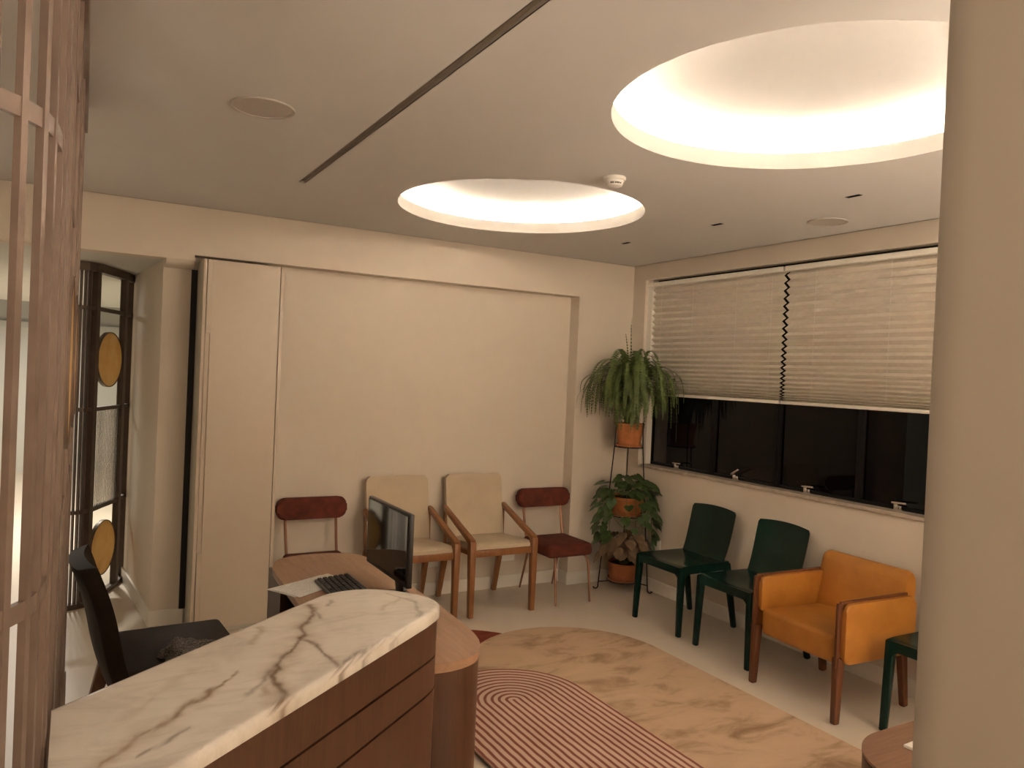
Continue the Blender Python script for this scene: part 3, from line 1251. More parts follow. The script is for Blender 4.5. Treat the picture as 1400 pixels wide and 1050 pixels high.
# marble slab: grid-parametrised top so the veins can be carried as a colour attribute
V1 = [[(-3.478, -3.139), (-3.492, -3.205), (-3.515, -3.249), (-3.541, -3.302), (-3.566, -3.374), (-3.588, -3.419), (-3.602, -3.445), (-3.625, -3.475), (-3.644, -3.506), (-3.663, -3.561), (-3.67, -3.592), (-3.662, -3.628), (-3.665, -3.659), (-3.685, -3.688)]]
VEINS = [  # points, width, strength, channel
    (V1[0], .0075, .95, 0), (V1[0], .030, .42, 1),
    ([(-3.478, -3.139), (-3.484, -3.221), (-3.487, -3.26)], .007, .6, 0),
    ([(-3.567, -3.378), (-3.547, -3.408), (-3.54, -3.46), (-3.54, -3.521), (-3.538, -3.573)], .007, .8, 0),
    ([(-3.567, -3.378), (-3.547, -3.408), (-3.54, -3.46), (-3.54, -3.521), (-3.538, -3.573)], .018, .3, 1),
    ([(-3.452, -3.497), (-3.482, -3.512), (-3.515, -3.538), (-3.540, -3.573)], .007, .6, 0),
    ([(-3.452, -3.497), (-3.473, -3.539)], .007, .6, 0), ([(-3.452, -3.497), (-3.42, -3.46), (-3.37, -3.44)], .005, .35, 0),
    ([(-3.644, -3.506), (-3.675, -3.556), (-3.706, -3.601), (-3.729, -3.631)], .010, .6, 0),
    ([(-3.66, -3.57), (-3.69, -3.60), (-3.70, -3.64)], .014, .5, 1),
    ([(-3.729, -3.515), (-3.763, -3.56), (-3.788, -3.597), (-3.826, -3.64), (-3.856, -3.675), (-3.894, -3.71), (-3.924, -3.739), (-3.952, -3.776), (-3.966, -3.802)], .010, .75, 1),
    ([(-3.729, -3.515), (-3.763, -3.56), (-3.788, -3.597), (-3.826, -3.64), (-3.856, -3.675)], .004, .5, 0),
    ([(-3.894, -3.71), (-3.924, -3.739), (-3.952, -3.776), (-3.99, -3.83)], .022, .35, 1),
    ([(-3.837, -3.729), (-3.863, -3.745), (-3.879, -3.759), (-3.899, -3.779), (-3.923, -3.795)], .005, .6, 0),
    ([(-3.268, -3.118), (-3.248, -3.168), (-3.223, -3.208), (-3.242, -3.275), (-3.257, -3.325)], .007, .45, 0),
    ([(-3.248, -3.168), (-3.30, -3.21), (-3.33, -3.25)], .006, .3, 1),
    ([(-3.423, -3.122), (-3.441, -3.163)], .008, .5, 0),
    ([(-3.63, -3.266), (-3.649, -3.317), (-3.669, -3.364)], .009, .4, 1),
    ([(-3.80, -3.47), (-3.87, -3.56), (-3.93, -3.65)], .012, .18, 1),
]
from mathutils import noise as mnoise


def vein_at(x, y):
    wx = x + 0.010 * mnoise.noise((x * 26, y * 26, 0.3)) + 0.005 * mnoise.noise((x * 70, y * 70, 3.3))
    wy = y + 0.010 * mnoise.noise((x * 26, y * 26, 7.7)) + 0.005 * mnoise.noise((x * 70, y * 70, 5.1))
    ch = [0.0, 0.0]
    for P, w, st, c in VEINS:
        dm = 9
        for (ax, ay), (bx, by) in zip(P, P[1:]):
            dx, dy = bx - ax, by - ay
            L2 = dx * dx + dy * dy
            t = max(0, min(1, ((wx - ax) * dx + (wy - ay) * dy) / L2))
            d = math.hypot(wx - ax - t * dx, wy - ay - t * dy)
            if d < dm:
                dm = d
        ww = w * (0.75 + 0.6 * mnoise.noise((x * 18, y * 18, 1.7)))
        k = math.exp(-(dm / max(ww, .002)) ** 2) * st * (0.85 + 0.35 * mnoise.noise((x * 40, y * 40, 9.1)))
        ch[c] = max(ch[c], min(1, max(0, k)))
    return ch


TH = 0.028
q = MB()
nu, nv = 230, 54
lay = None
rows = []
ER = 0.012
for j in range(nv + 1):
    t = -1 + 2 * j / nv
    tt = t * HW
    p = E0 + cn * tt
    sl = (CXL - p.x) / cd.x
    sr = cap(tt, HW)
    row = []
    for i in range(nu + 1):
        u = i / nu
        s = sl + (sr - sl) * u
        pt = E0 + cd * s + cn * tt
        # rounded upper arris
        if s > 0:
            de = (HW - math.hypot(s, tt)) if tt > 0 else HW - (s ** PC + (-tt) ** PC) ** (1 / PC)
        else:
            de = HW - abs(tt)
        z = CZ
        if de < ER:
            z = CZ - ER + math.sqrt(max(0, ER * ER - (ER - de) ** 2))
        row.append(q.bm.verts.new((pt.x, pt.y, z)))
    rows.append(row)
for j in range(nv):
    for i in range(nu):
        try:
            q.bm.faces.new((rows[j][i], rows[j][i + 1], rows[j + 1][i + 1], rows[j + 1][i]))
        except ValueError:
            pass
# skirt and underside
edge = rows[0] + [rows[j][nu] for j in range(1, nv + 1)] + list(reversed(rows[nv][:-1])) + [rows[j][0] for j in range(nv - 1, 0, -1)]
low = [q.bm.verts.new((v.co.x, v.co.y, CZ - TH)) for v in edge]
for i in range(len(edge)):
    k = (i + 1) % len(edge)
    q.bm.faces.new((edge[i], edge[k], low[k], low[i]))
q.bm.faces.new(low)
bmesh.ops.remove_doubles(q.bm, verts=q.bm.verts[:], dist=1e-5)
mt = q.done('marble_top', M['marble'], angle=0.8)
ca = mt.data.color_attributes.new('vein', 'FLOAT_COLOR', 'POINT')
buf = []
for v in mt.data.vertices:
    a, c = vein_at(v.co.x, v.co.y)
    buf += [a, c, 0, 1]
ca.data.foreach_set('color', buf)
place(mt, ct)
bo = counter_outline(HW - .006, CXL + .004, 28)
core = counter_outline(HW - .016, CXL + .006, 28)
q = MB()
q.prism(core, 0.0, CZ - TH - .001)
place(q.done('body', M['dark'], angle=0.5), ct)
for z0, z1 in ((0.929, CZ - TH - .001), (0.843, 0.923), (0.06, 0.837)):
    q = MB()
    q.prism(bo, z0, z1)
    place(q.done('front_panel', M['woodcounter'], angle=0.5), ct)
q = MB()
q.prism(counter_outline(HW - .02, CXL + .006, 28), 0.0, 0.06)
place(q.done('plinth', M['woodcounter'], angle=0.5), ct)

# monitor on the desk
mon = thing('monitor', 'black flat computer monitor turned off on the wooden desk', 'monitor', (-2.86, -2.05, DZ))
mx = -2.868
q = MB()
q.box(mx + .004, mx + .026, -2.285, -1.806, .800, 1.092, .004, 2)
hous = place(q.done('housing', M['blackplastic']), mon)
q = MB()
q.box(mx, mx + .0045, -2.277, -1.814, .818, 1.084, .0015, 1)
place(q.done('screen', M['screen'], smooth=False), mon).parent = hous
q = MB()
q.bar((mx + .020, -2.195, DZ + .008), (mx + .032, -2.10, .93), .085, .018, bevel=.004, up=(1, 0, 0))
place(q.done('stand_neck', M['blackplastic']), mon)
q = MB()
fo = [(p.x, p.y) for p in catmull([(mx - .050, -2.255, 0), (mx - .050, -2.135, 0), (mx + .0, -2.125, 0), (mx + .050, -2.135, 0), (mx + .050, -2.255, 0), (mx + .0, -2.265, 0)], 5, closed=True)]
if area2(fo) < 0:
    fo.reverse()
q.prism(fo, DZ + .0008, DZ + .008, bevel=.002)
place(q.done('stand_foot', M['blackplastic'], angle=0.5), mon)

# keyboard
kb = thing('keyboard', 'black computer keyboard on the desk before the monitor', 'keyboard', (-3.047, -2.12, DZ + .0045), math.radians(-91))
q = MB()
KW, KD = .45, .150
q.hexa([(-KW / 2, -KD / 2, 0), (KW / 2, -KD / 2, 0), (KW / 2, KD / 2, 0), (-KW / 2, KD / 2, 0),
        (-KW / 2, -KD / 2, .010), (KW / 2, -KD / 2, .010), (KW / 2, KD / 2, .022), (-KW / 2, KD / 2, .022)], .003)
case = q.done('case', M['blackplastic'], kb)
km = MB()
km.hexa([(-.009, -.009, 0), (.009, -.009, 0), (.009, .009, 0), (-.009, .009, 0), (-.0068, -.0068, .006), (.0068, -.0068, .006), (.0068, .0068, .006), (-.0068, .0068, .006)])
key0 = km.done('key', M['keyplastic'], case, smooth=False)
first = True
for r_ in range(6):
    for c in range(21):
        y = -KD / 2 + .018 + r_ * .0225
        x = -KW / 2 + .0165 + c * .0208
        if c in (15, 16, 17) and r_ in (2, 3):
            continue
        if r_ == 0 and 4 <= c <= 8:
            if c != 6:
                continue
        k = key0 if first else key0.copy()
        if not first:
            COL.objects.link(k)
        first = False
        k.location = (x, y, .0102 + (y + KD / 2) / KD * .012)
        k.rotation_euler = (0.08, 0, 0)
        if r_ == 0 and c == 6:
            k.scale = (5.4, 1, 1)


def sheet(name, label, corners, z, lift, mat):
    """slightly bent sheet of paper from 4 corners (ccw)"""
    P = [Vector((x, y, 0)) for x, y in corners]
    c = sum(P, Vector()) / 4
    ex = (P[1] - P[0])
    ang = math.atan2(ex.y, ex.x)
    q = MB()
    Rm = Matrix.Rotation(-ang, 4, 'Z')

    def fn(u, v):
        p = P[0].lerp(P[1], u).lerp(P[3].lerp(P[2], u), v)
        p = Rm @ (p - c)
        p.z = lift(u, v)
        return p, (0, 0, 1)
    q.slab(fn, 12, 12, .0006)
    o = q.done(name, mat)
    o.location = (c.x, c.y, z)
    o.rotation_euler = (0, 0, ang)
    tag(o, label, 'paper')
    return o


sheet('paper_sheet', 'printed white paper sheet on the desk touching the keyboard', [(-3.310, -1.935), (-3.228, -2.085), (-2.99, -1.93), (-3.060, -1.790)], DZ + .0018, lambda u, v: 0.0015 * math.sin(u * 3) * (1 - v) + .0005, M['paper'])
sheet('paper_sheet', 'white paper sheet lying under the printed one on the desk', [(-3.322, -1.925), (-3.242, -2.07), (-2.98, -1.91), (-3.025, -1.772)], DZ + .0006, lambda u, v: 0.0, M['paper_plain'])

# ================================================================= CHAIRS


def cushion(q, w, d, h, c, r, seg=3, mat=None, crown=0.0):
    """soft box centred at c"""
    q.box(c[0] - w / 2, c[0] + w / 2, c[1] - d / 2, c[1] + d / 2, c[2] - h / 2, c[2] + h / 2, r, seg, mat)


def rust_chair(loc, rz, label):
    t = thing('side_chair', label, 'chair', loc, rz, 'rust velvet side chairs')
    # seat: thick cushion
    q = MB()
    cushion(q, .385, .40, .095, (0, -.015, .379), .028, 4)
    q.done('seat', M['rustvelvet'], t)
    # pill-shaped backrest
    q = MB()
    w, h = .465, .142
    pts = []
    rr = .050
    for cx, cz, a0 in ((w / 2 - rr, -h / 2 + rr, -PI / 2), (w / 2 - rr, h / 2 - rr, 0), (-w / 2 + rr, h / 2 - rr, PI / 2), (-w / 2 + rr, -h / 2 + rr, PI)):
        for k in range(7):
            a = a0 + k / 6 * PI / 2
            pts.append((cx + rr * math.cos(a), cz + rr * math.sin(a)))
    m = Matrix.Translation((0, .215, .711)) @ Matrix.Rotation(-.10, 4, 'X') @ Matrix.Rotation(PI / 2, 4, 'X')
    q.prism(pts, -.032, .032, mat=m, bevel=.022, seg=4)
    q.done('backrest', M['rustvelvet'], t)
    for s in (-1, 1):
        q = MB()
        q.tube([(s * .165, .15, .345), (s * .168, .195, .50), (s * .170, .228, .66), (s * .170, .236, .72)], .0095, 10)
        q.done('back_upright', M['copper'], t)
        q = MB()
        q.tube([(s * .12, -.15, .335), (s * .135, -.195, .335), (s * .142, -.210, .318), (s * .148, -.222, .27), (s * .150, -.258, .0)], [.0095, .0095, .0095, .0095, .0075], 10)
        q.done('leg', M['copper'], t)
        q = MB()
        q.tube([(s * .12, .10, .335), (s * .135, .155, .335), (s * .140, .172, .318), (s * .143, .185, .27), (s * .150, .262, .0)], [.0095, .0095, .0095, .0095, .0075], 10)
        q.done('leg', M['copper'], t)
    q = MB()
    q.box(-.15, .15, -.16, .14, .322, .336, .004, 1)
    q.done('seat_frame', M['copper'], t)
    return t


rc = rust_chair((-0.788, -.195, 0), 0, 'rust velvet chair with copper legs beside the plant stand')
dup(rc, (-2.612, -.195, 0), 0, 'rust velvet chair with copper legs behind the wooden desk by the tall cabinet')


def cream_chair(loc, rz, label):
    t = thing('armchair', label, 'armchair', loc, rz, 'cream wooden armchairs')
    W = .245
    # seat cushion: slopes back
    q = MB()

    def seat(u, v):
        x = (u - .5) * (.455 - .02 * v)
        y = -.255 + v * .46
        z = .473 - .034 * v + .012 * math.sin(PI * u) * math.sin(PI * min(1, v * 1.2)) - .02 * max(0, 1 - v * 9) ** 2
        return (x, y, z), (0, .06, 1)
    q.slab(seat, 14, 14, .045)
    q.done('seat', M['cream'], t)
    # backrest pad: gently curved, rounded top corners
    q = MB()

    def back(u, v):
        hw = .232 - .0 * v
        if v > .9:
            k = (v - .9) / .1
            hw -= .030 * (1 - math.sqrt(max(0, 1 - k * k)))
        x = (u - .5) * 2 * hw
        z = .40 + .505 * v
        y = .165 + .085 * v + .018 * math.cos((u - .5) * PI) + .02 * (1 - v) ** 2 * 0
        return (x, y, z), (0, -1, .17)
    q.slab(back, 16, 24, .040)
    q.done('backrest', M['cream'], t)
    # wooden apron rails
    q = MB()
    q.bar((-W + .02, -.258, .430), (W - .02, -.258, .430), .046, .030, up=(0, 1, 0), bevel=.005)
    q.done('front_rail', M['woodtan'], t)
    for s in (-1, 1):
        q = MB()
        q.bar((s * (W - .012), -.25, .430), (s * (W - .022), .20, .408), .034, .024, up=(1, 0, 0), bevel=.004)
        q.done('side_rail', M['woodtan'], t)
    q = MB()
    q.bar((-W + .03, .205, .408), (W - .03, .205, .408), .034, .024, up=(0, 1, 0), bevel=.004)
    q.done('rear_rail', M['woodtan'], t)
    for s in (-1, 1):
        # front leg rises to the arm
        q = MB()
        q.bar((s * (W - .003), -.272, 0), (s * W, -.262, .515), .036, .038, .046, .052, up=(0, 1, 0), bevel=.005)
        q.done('leg', M['woodtan'], t)
        # rear leg, raked backwards
        q = MB()
        q.bar((s * (W - .012), .275, 0), (s * (W - .018), .175, .40), .030, .034, .040, .046, up=(0, 1, 0), bevel=.004)
        q.done('leg', M['woodtan'], t)
        # arm slopes up to the back
        q = MB()
        q.bar((s * W, -.276, .508), (s * (W - .002), .200, .675), .044, .038, .034, .032, up=(0, 0, 1), bevel=.006)
        q.done('arm', M['woodtan'], t)
        # thin rear post from seat rail to arm
        q = MB()
        q.bar((s * (W - .012), .182, .39), (s * (W - .004), .200, .690), .022, .030, .020, .026, up=(0, 1, 0), bevel=.003)
        q.done('rear_post', M['woodtan'], t)
    return t


cc = cream_chair((-1.398, -.195, 0), 0, 'cream armchair with wooden arms beside the right rust chair')
dup(cc, (-2.005, -.195, 0), 0, 'cream armchair with wooden arms partly hidden behind the monitor')


def green_chair(loc, rz, label):
    t = thing('plastic_chair', label, 'chair', loc, rz, 'dark green plastic chairs')
    q = MB()

    def seat(u, v):
        hw = .222 - .012 * v
        x = (u - .5) * 2 * hw
        y = -.245 + v * .44
        dish = .016 * math.sin(PI * u) * math.sin(PI * min(1, .15 + .85 * v))
        e = max(0, 1 - v * 14)
        return (x, y, .452 - dish - .008 * e), (0, 0, 1)
    q.slab(seat, 18, 18, .012)
    q.done('seat', M['greenplastic'], t)
    # apron with arched corners, one per side
    def apron(p0, p1, zt, h, th, name):
        P0, P1 = Vector(p0), Vector(p1)
        L = (P1 - P0).length
        d = (P1 - P0) / L
        nrm = Vector((-d.y, d.x, 0))
        n = 24
        A = []
        for k in range(n + 1):
            x = L * k / n
            e = min(x, L - x)
            low = h + .10 * max(0, 1 - e / .062) ** 2.2
            A.append((x, low))
        qq = MB()
        tops, bots = [], []
        for x, low in A:
            p = P0 + d * x
            tops.append([qq.bm.verts.new(p + nrm * o + Vector((0, 0, zt))) for o in (-th / 2, th / 2)])
            bots.append([qq.bm.verts.new(p + nrm * o + Vector((0, 0, zt - low))) for o in (-th / 2, th / 2)])
        F = qq.bm.faces.new
        for k in range(n):
            F((tops[k][0], tops[k + 1][0], bots[k + 1][0], bots[k][0]))
            F((tops[k][1], bots[k][1], bots[k + 1][1], tops[k + 1][1]))
            F((tops[k][0], tops[k][1], tops[k + 1][1], tops[k + 1][0]))
            F((bots[k][0], bots[k + 1][0], bots[k + 1][1], bots[k][1]))
        F((tops[0][0], bots[0][0], bots[0][1], tops[0][1]))
        F((tops[n][0], tops[n][1], bots[n][1], bots[n][0]))
        qq.done(name, M['greenplastic'], t)
    apron((-.222, -.238, 0), (.222, -.238, 0), .450, .050, .016, 'apron')
    apron((-.216, .19, 0), (-.222, -.238, 0), .450, .045, .016, 'apron')
    apron((.222, -.238, 0), (.216, .19, 0), .450, .045, .016, 'apron')
    for s in (-1, 1):
        q = MB()
        q.bar((s * .222, -.243, 0), (s * .210, -.228, .450), .036, .030, .046, .042, up=(0, 1, 0), bevel=.009)
        q.done('leg', M['greenplastic'], t)
        q = MB()
        q.bar((s * .215, .262, 0), (s * .203, .180, .445), .036, .030, .044, .042, up=(0, 1, 0), bevel=.009)
        q.done('leg', M['greenplastic'], t)
    # back shell: sweeps out of the seat, widens, wraps forward
    q = MB()

    def back(u, v):
        a = (u - .5) * 2
        hw = .196 + .010 * math.sin(min(1, v * 1.15) * PI / 2)
        if v > .94:
            hw -= .012 * ((v - .94) / .06) ** 2
        z = .415 + .37 * v + .012 * (1 - a * a) * v
        y = .178 + .092 * v - .022 * (a * a) * (0.5 + .5 * v)
        y -= .03 * (1 - v) ** 4
        x = a * hw
        n = Vector((.35 * a, -1, .22))
        return (x, y, z), n
    q.slab(back, 18, 22, .011)
    q.done('backrest', M['greenplastic'], t)
    return t


R90 = -PI / 2
gc = green_chair((-.312, -1.100, 0), R90, 'dark green plastic chair beside the plant stand')
dup(gc, (-.318, -1.710, 0), R90 - .03, 'dark green plastic chair beside the tan leather armchair, second from the plants')
dup(gc, (-.290, -2.985, 0), R90 + .02, 'dark green plastic chair mostly hidden behind the pillar')


def lounge_chair(loc, rz, label):
    t = thing('leather_armchair', label, 'armchair', loc, rz)
    # seat box with crowned, slightly bowed front
    q = MB()

    def top_z(u, v):
        return .432 + .016 * math.sin(PI * u) - .012 * v
    W = .245
    q.box(-W, W, -.290, .20, .285, .425, .022, 4)
    bmesh.ops.subdivide_edges(q.bm, edges=[e for e in q.bm.edges if e.calc_length() > .2], cuts=6, use_grid_fill=True)
    for v in q.bm.verts:
        u = max(0, min(1, (v.co.x + W) / (2 * W)))
        if v.co.z > .40:
            v.co.z += .020 * math.sin(PI * u) * max(0, min(1, (v.co.y + .29) / .08))
            v.co.z -= .012 * max(0, (v.co.y + .29) / .5)
        if v.co.y < -.25:
            v.co.y -= .012 * math.sin(PI * u)
    q.done('seat', M['leather'], t)
    # backrest: thick raked slab with rounded top, as wide as the arms
    q = MB()

    def back(u, v):
        # closed cross-section walked by u (0..1), v across the width
        prof = [(.135, .40), (.165, .52), (.192, .64), (.205, .688), (.222, .710), (.245, .716), (.268, .708), (.283, .685), (.288, .64), (.282, .50), (.275, .36), (.27, .30), (.20, .29)]
        k = u * len(prof)
        i = int(k) % len(prof)
        f = k - int(k)
        a, c = prof[i], prof[(i + 1) % len(prof)]
        y, z = a[0] + (c[0] - a[0]) * f, a[1] + (c[1] - a[1]) * f
        x = (v - .5) * 2 * .272
        e = abs(v - .5) * 2
        if e > .93:
            k2 = (e - .93) / .07
            sh = 1 - .16 * k2 * k2
            y = .225 + (y - .225) * sh
            z = .50 + (z - .50) * (1 - .06 * k2 * k2)
        bow = -.012 * (1 - e * e) if y < .21 else 0
        return (x, y + bow, z)
    q.grid(back, 26, 24, closed_u=True)
    for side in (0, 1):
        vs = [v for v in q.bm.verts if abs(v.co.x - (-.272 if side == 0 else .272)) < 1e-5]
        vs.sort(key=lambda v: math.atan2(v.co.z - .5, v.co.y - .225))
        q.bm.faces.new(vs)
    q.done('backrest', M['leather'], t, angle=0.9)
    for s in (-1, 1):
        # outer and inner leather arm pads with the wooden strip between
        def pad(x0, x1, name, zb):
            rr = .035
            y0, y1, z0, z1 = -.292, .235, zb, .598
            pts = []
            for cy, cz, a0 in ((y1 - rr, z0 + rr, -PI / 2), (y1 - rr, z1 - rr, 0), (y0 + rr, z1 - rr, PI / 2), (y0 + rr, z0 + rr, PI)):
                for k in range(7):
                    a = a0 + k / 6 * PI / 2
                    pts.append((cy + rr * math.cos(a), cz + rr * math.sin(a)))
            m = Matrix(((0, 0, 1, 0), (1, 0, 0, 0), (0, 1, 0, 0), (0, 0, 0, 1)))
            qq = MB()
            qq.prism(pts, min(x0, x1), max(x0, x1), mat=m, bevel=.010, seg=3)
            qq.done(name, M['leather'], t)
        pad(s * .284, s * .311, 'arm_pad', .300)
        pad(s * .243, s * .270, 'arm_pad', .400)
        q = MB()
        q.bar((s * .277, -.300, .28), (s * .277, -.300, .600), .016, .040, up=(0, 1, 0), bevel=.003)
        q.bar((s * .277, -.300, .600), (s * .277, .20, .604), .016, .016, up=(0, 0, 1), bevel=.003)
        q.done('arm_strip', M['woodred'], t)
        q = MB()
        q.bar((s * .276, -.300, 0), (s * .273, -.290, .33), .034, .038, .046, .050, up=(0, 1, 0), bevel=.009)
        q.done('leg', M['woodred'], t)
        q = MB()
        q.bar((s * .262, .240, 0), (s * .258, .205, .32), .034, .038, .044, .048, up=(0, 1, 0), bevel=.009)
        q.done('leg', M['woodred'], t)
    return t


lounge_chair((-.385, -2.352, 0), R90 - .045, 'tan leather armchair with reddish wooden legs by the window wall')


def office_chair(loc, rz, label):
    t = thing('desk_chair', label, 'chair', loc, rz)
    q = MB()
    q.box(-.27, .27, -.245, .25, .395, .475, .026, 4)
    q.done('seat', M['officeleather'], t)
    q = MB()

    def back(u, v):
        a = (u - .5) * 2
        hw = .265 + .018 * math.sin(v * PI)
        if v > .86:
            k = (v - .86) / .14
            hw -= .06 * (1 - math.sqrt(max(0, 1 - k * k)))
        y = .215 + .150 * v - .030 * a * a + .008 * math.sin(v * PI * 2)
        z = .36 + .505 * v
        return (a * hw, y, z), (.4 * a, -1, .25)
    q.slab(back, 20, 22, .058)
    q.done('backrest', M['officeleather'], t, angle=1.2)
    for s in (-1, 1):
        q = MB()
        q.bar((s * .225, -.215, 0), (s * .205, -.19, .40), .028, .028, .042, .042, bevel=.006)
        q.done('leg', M['woodoffice'], t)
        q = MB()
        q.bar((s * .235, .315, 0), (s * .205, .215, .42), .028, .034, .042, .060, bevel=.006)
        q.done('leg', M['woodoffice'], t)
    q = MB()
    q.box(-.22, .22, -.21, .225, .372, .398, .004, 1)
    q.done('seat_frame', M['woodoffice'], t)
    return t


office_chair((-3.625, -1.625, 0), PI / 2 + .06, 'dark upholstered desk chair behind the marble counter')

# crumpled patterned garment on its seat
q = MB()


def cloth(u, v):
    a = u * 2 * PI
    r = .095 * (1 - v) ** .8
    wob = 1 + .20 * math.sin(3 * a + 1.0) + .10 * math.sin(7 * a + 2 * v)
    fold = .022 * math.sin(3 * a + 5 * v) * (1 - v) + .010 * math.sin(5 * a - 6 * v) * (1 - v)
    z = .006 + .060 * (1 - (1 - v) ** 2.2) + max(-.004, fold) * min(1, v * 4)
    return Vector((r * wob * math.cos(a) * 1.15, r * wob * math.sin(a) * .95, z))


q.grid(cloth, 72, 18, closed_u=True)
g = q.done('folded_garment', M['tweed'], angle=1.4)
g.location = (-3.59, -1.80, .473)
tag(g, 'crumpled black and white woven garment on the dark desk chair', 'garment')

# ================================================================= COFFEE TABLE
tb = thing('coffee_table', 'low wooden table with rounded corners at the foot of the pillar', 'table', (-1.35, -3.66, 0))
TZ = .42
tx0, tx1, ty0, ty1, tr = -1.705, -1.0, -3.98, -3.345, .255
pts = []
for cx, cy, a0 in ((tx1 - tr, ty0 + tr, -PI / 2), (tx1 - tr, ty1 - tr, 0), (tx0 + tr, ty1 - tr, PI / 2), (tx0 + tr, ty0 + tr, PI)):
    for k in range(15):
        a = a0 + k / 14 * PI / 2
        pts.append((cx + tr * math.cos(a), cy + tr * math.sin(a)))
q = MB()
q.prism(pts, TZ - .010, TZ, bevel=.002, seg=1)
place(q.done('tabletop', M['woodtable'], angle=0.5), tb)
q = MB()
q.prism(inset(pts, .008), TZ - .016, TZ - .010)
place(q.done('shadow_gap', M['dark'], angle=0.5), tb)
q = MB()
q.prism(inset(pts, .002), 0.0165, TZ - .016)
place(q.done('base', M['woodcounter'], angle=0.5), tb)
o = MB()
cc_ = Vector((-1.315, -3.545))
o.prism([(0, 0), (.03, -.21), (.18, -.19), (.15, .008)], 0, .012, bevel=.003, seg=2)
bk = o.done('booklet', M['paper_plain'])
bk.location = (-1.471, -3.464, TZ)
tag(bk, 'white booklet lying on the low table beside the pillar', 'booklet')

# ================================================================= PLANTS
SX, SY = -.175, -.250
st = thing('plant_stand', 'black wrought iron three-tier plant stand in the corner', 'plant stand', (SX, SY, 0))
feet = [Vector((-.409, -.205, 0)), Vector((-.085, -.476, 0)), Vector((-.045, -.070, 0))]
tops = []
for k, f in enumerate(feet):
    d = Vector((f.x - SX, f.y - SY, 0)).normalized()
    tp = Vector((SX, SY, 1.33)) + d * .118
    tops.append(tp)
    mid = Vector((SX, SY, 1.13)) + d * .126
    base = Vector((f.x, f.y, .012)) - d * .022
    path = [tp, mid, mid.lerp(base, .5), base + Vector((0, 0, .03))]
    for a in (0, .35, .7, 1.05, 1.4, 1.75, 2.1):
        path.append(base + d * (.020 - .020 * math.cos(a * 1.5)) + Vector((0, 0, .016 - .016 * math.sin(a * 1.5) )))
    q = MB()
    q.tube(path, .0048, 8)
    place(q.done('leg', M['blackmetal']), st)


def leg_r(z):
    # average leg radius at height z
    out = []
    for f, tp in zip(feet, tops):
        d = Vector((f.x - SX, f.y - SY, 0))
        rb = d.length - .022
        out.append((d.normalized(), .126 + (rb - .126) * max(0, (1.13 - z)) / 1.11))
    return out


for z, ro in ((1.128, .112), (.585, .135), (.066, .125)):
    q = MB()
    q.tube([(SX + ro * math.cos(2 * PI * k / 40), SY + ro * math.sin(2 * PI * k / 40), z) for k in range(40)], .0045, 7, close=True)
    place(q.done('shelf_ring', M['blackmetal']), st)
    q = MB()
    for d, r in leg_r(z):
        q.tube([(SX, SY, z), tuple(Vector((SX, SY, z)) + d * (r - .003))], .004, 7)
    place(q.done('shelf_spoke', M['blackmetal']), st)


def pot(name, label, z, rt, rb, h, mat, cat='potted plant', rim=.018):
    root = thing(name, label, cat, (SX, SY, z))
    q = MB()
    q.lathe([(rb * .96, .002), (rb + .012, .002), (rb + .016, .02), (rb + .011, .022)], seg=40)
    q.done('saucer', mat, root)
    q = MB()
    q.lathe([(0.003, .008), (rb - .004, .008), (rb, .012), (rt - .004, h - rim - .004), (rt + .001, h - rim), (rt + .003, h), (rt - .006, h), (rt - .008, h - .02)], seg=40)
    q.done('pot', mat, root)
    q = MB()
    q.lathe([(rt - .008, h - .018), (.002, h - .012)], seg=24, cap1=True)
    q.done('soil', M['soil'], root.children[-1])
    return root


fern = pot('potted_fern', 'drooping green fern in a terracotta pot on the top of the plant stand', 1.132, .116, .088, .185, M['terracotta'])
vine = pot('potted_vine', 'trailing green heart-leaved vine in the terracotta pot on the middle tier', .589, .150, .112, .150, M['terracotta'])
dusk = pot('potted_syngonium', 'drooping dusky pink-brown leafy plant in the lowest terracotta pot', .070, .128, .108, .145, M['terracotta_d'])


def limit(p, mx=-.012, my=-.012):
    return Vector((min(p.x, mx), min(p.y, my), p.z))


def frond(parent, P, wmax, n=26):
    """fern frond: midrib path P (world), paired leaflets; linked as one part"""
    Q = catmull(P, max(3, n // (len(P) - 1)))
    base = parent.location
    q = MB()
    m = len(Q)
    side0 = None
    pts = [limit(p) for p in Q]
    for i in range(1, m):
        t = (pts[i] - pts[i - 1])
        if t.length < 1e-5:
            continue
        t.normalize()
        out = Vector((pts[min(i + 1, m - 1)].x - base.x, pts[min(i + 1, m - 1)].y - base.y, 0))
        out = out.normalized() if out.length > 1e-4 else Vector((1, 0, 0))
        s = t.cross(Vector((0, 0, 1)))
        if s.length < .35:
            s = Vector((-out.y, out.x, 0))
        s.normalize()
        if side0 is not None and s.dot(side0) < 0:
            s = -s
        side0 = s
        nrm = s.cross(t).normalized()
        f = i / (m - 1)
        w = wmax * (math.sin(PI * min(1, .12 + f * .88)) ** .55) * (1 - .25 * f)
        hl = (pts[i] - pts[i - 1]).length * .50
        for sg in (-1, 1):
            a = pts[i] + t * hl
            c = pts[i] - t * hl
            tip = pts[i] + s * sg * w + t * w * .28 - nrm * w * .12 + Vector((0, 0, -w * .15))
            mid1 = a.lerp(tip, .55) + t * hl * .3
            mid2 = c.lerp(tip, .55)
            vs = [q.bm.verts.new(limit(v) - base) for v in (c, mid2, tip, mid1, a)]
            q.bm.faces.new(vs)
    # midrib as a thin three-sided tube
    q.tube([p - base for p in pts], [.0018 * (1 - .7 * i / (m - 1)) for i in range(m)], 3, caps=False)
    return q.done('frond', M['fern'], parent, smooth=False, fixn=False)


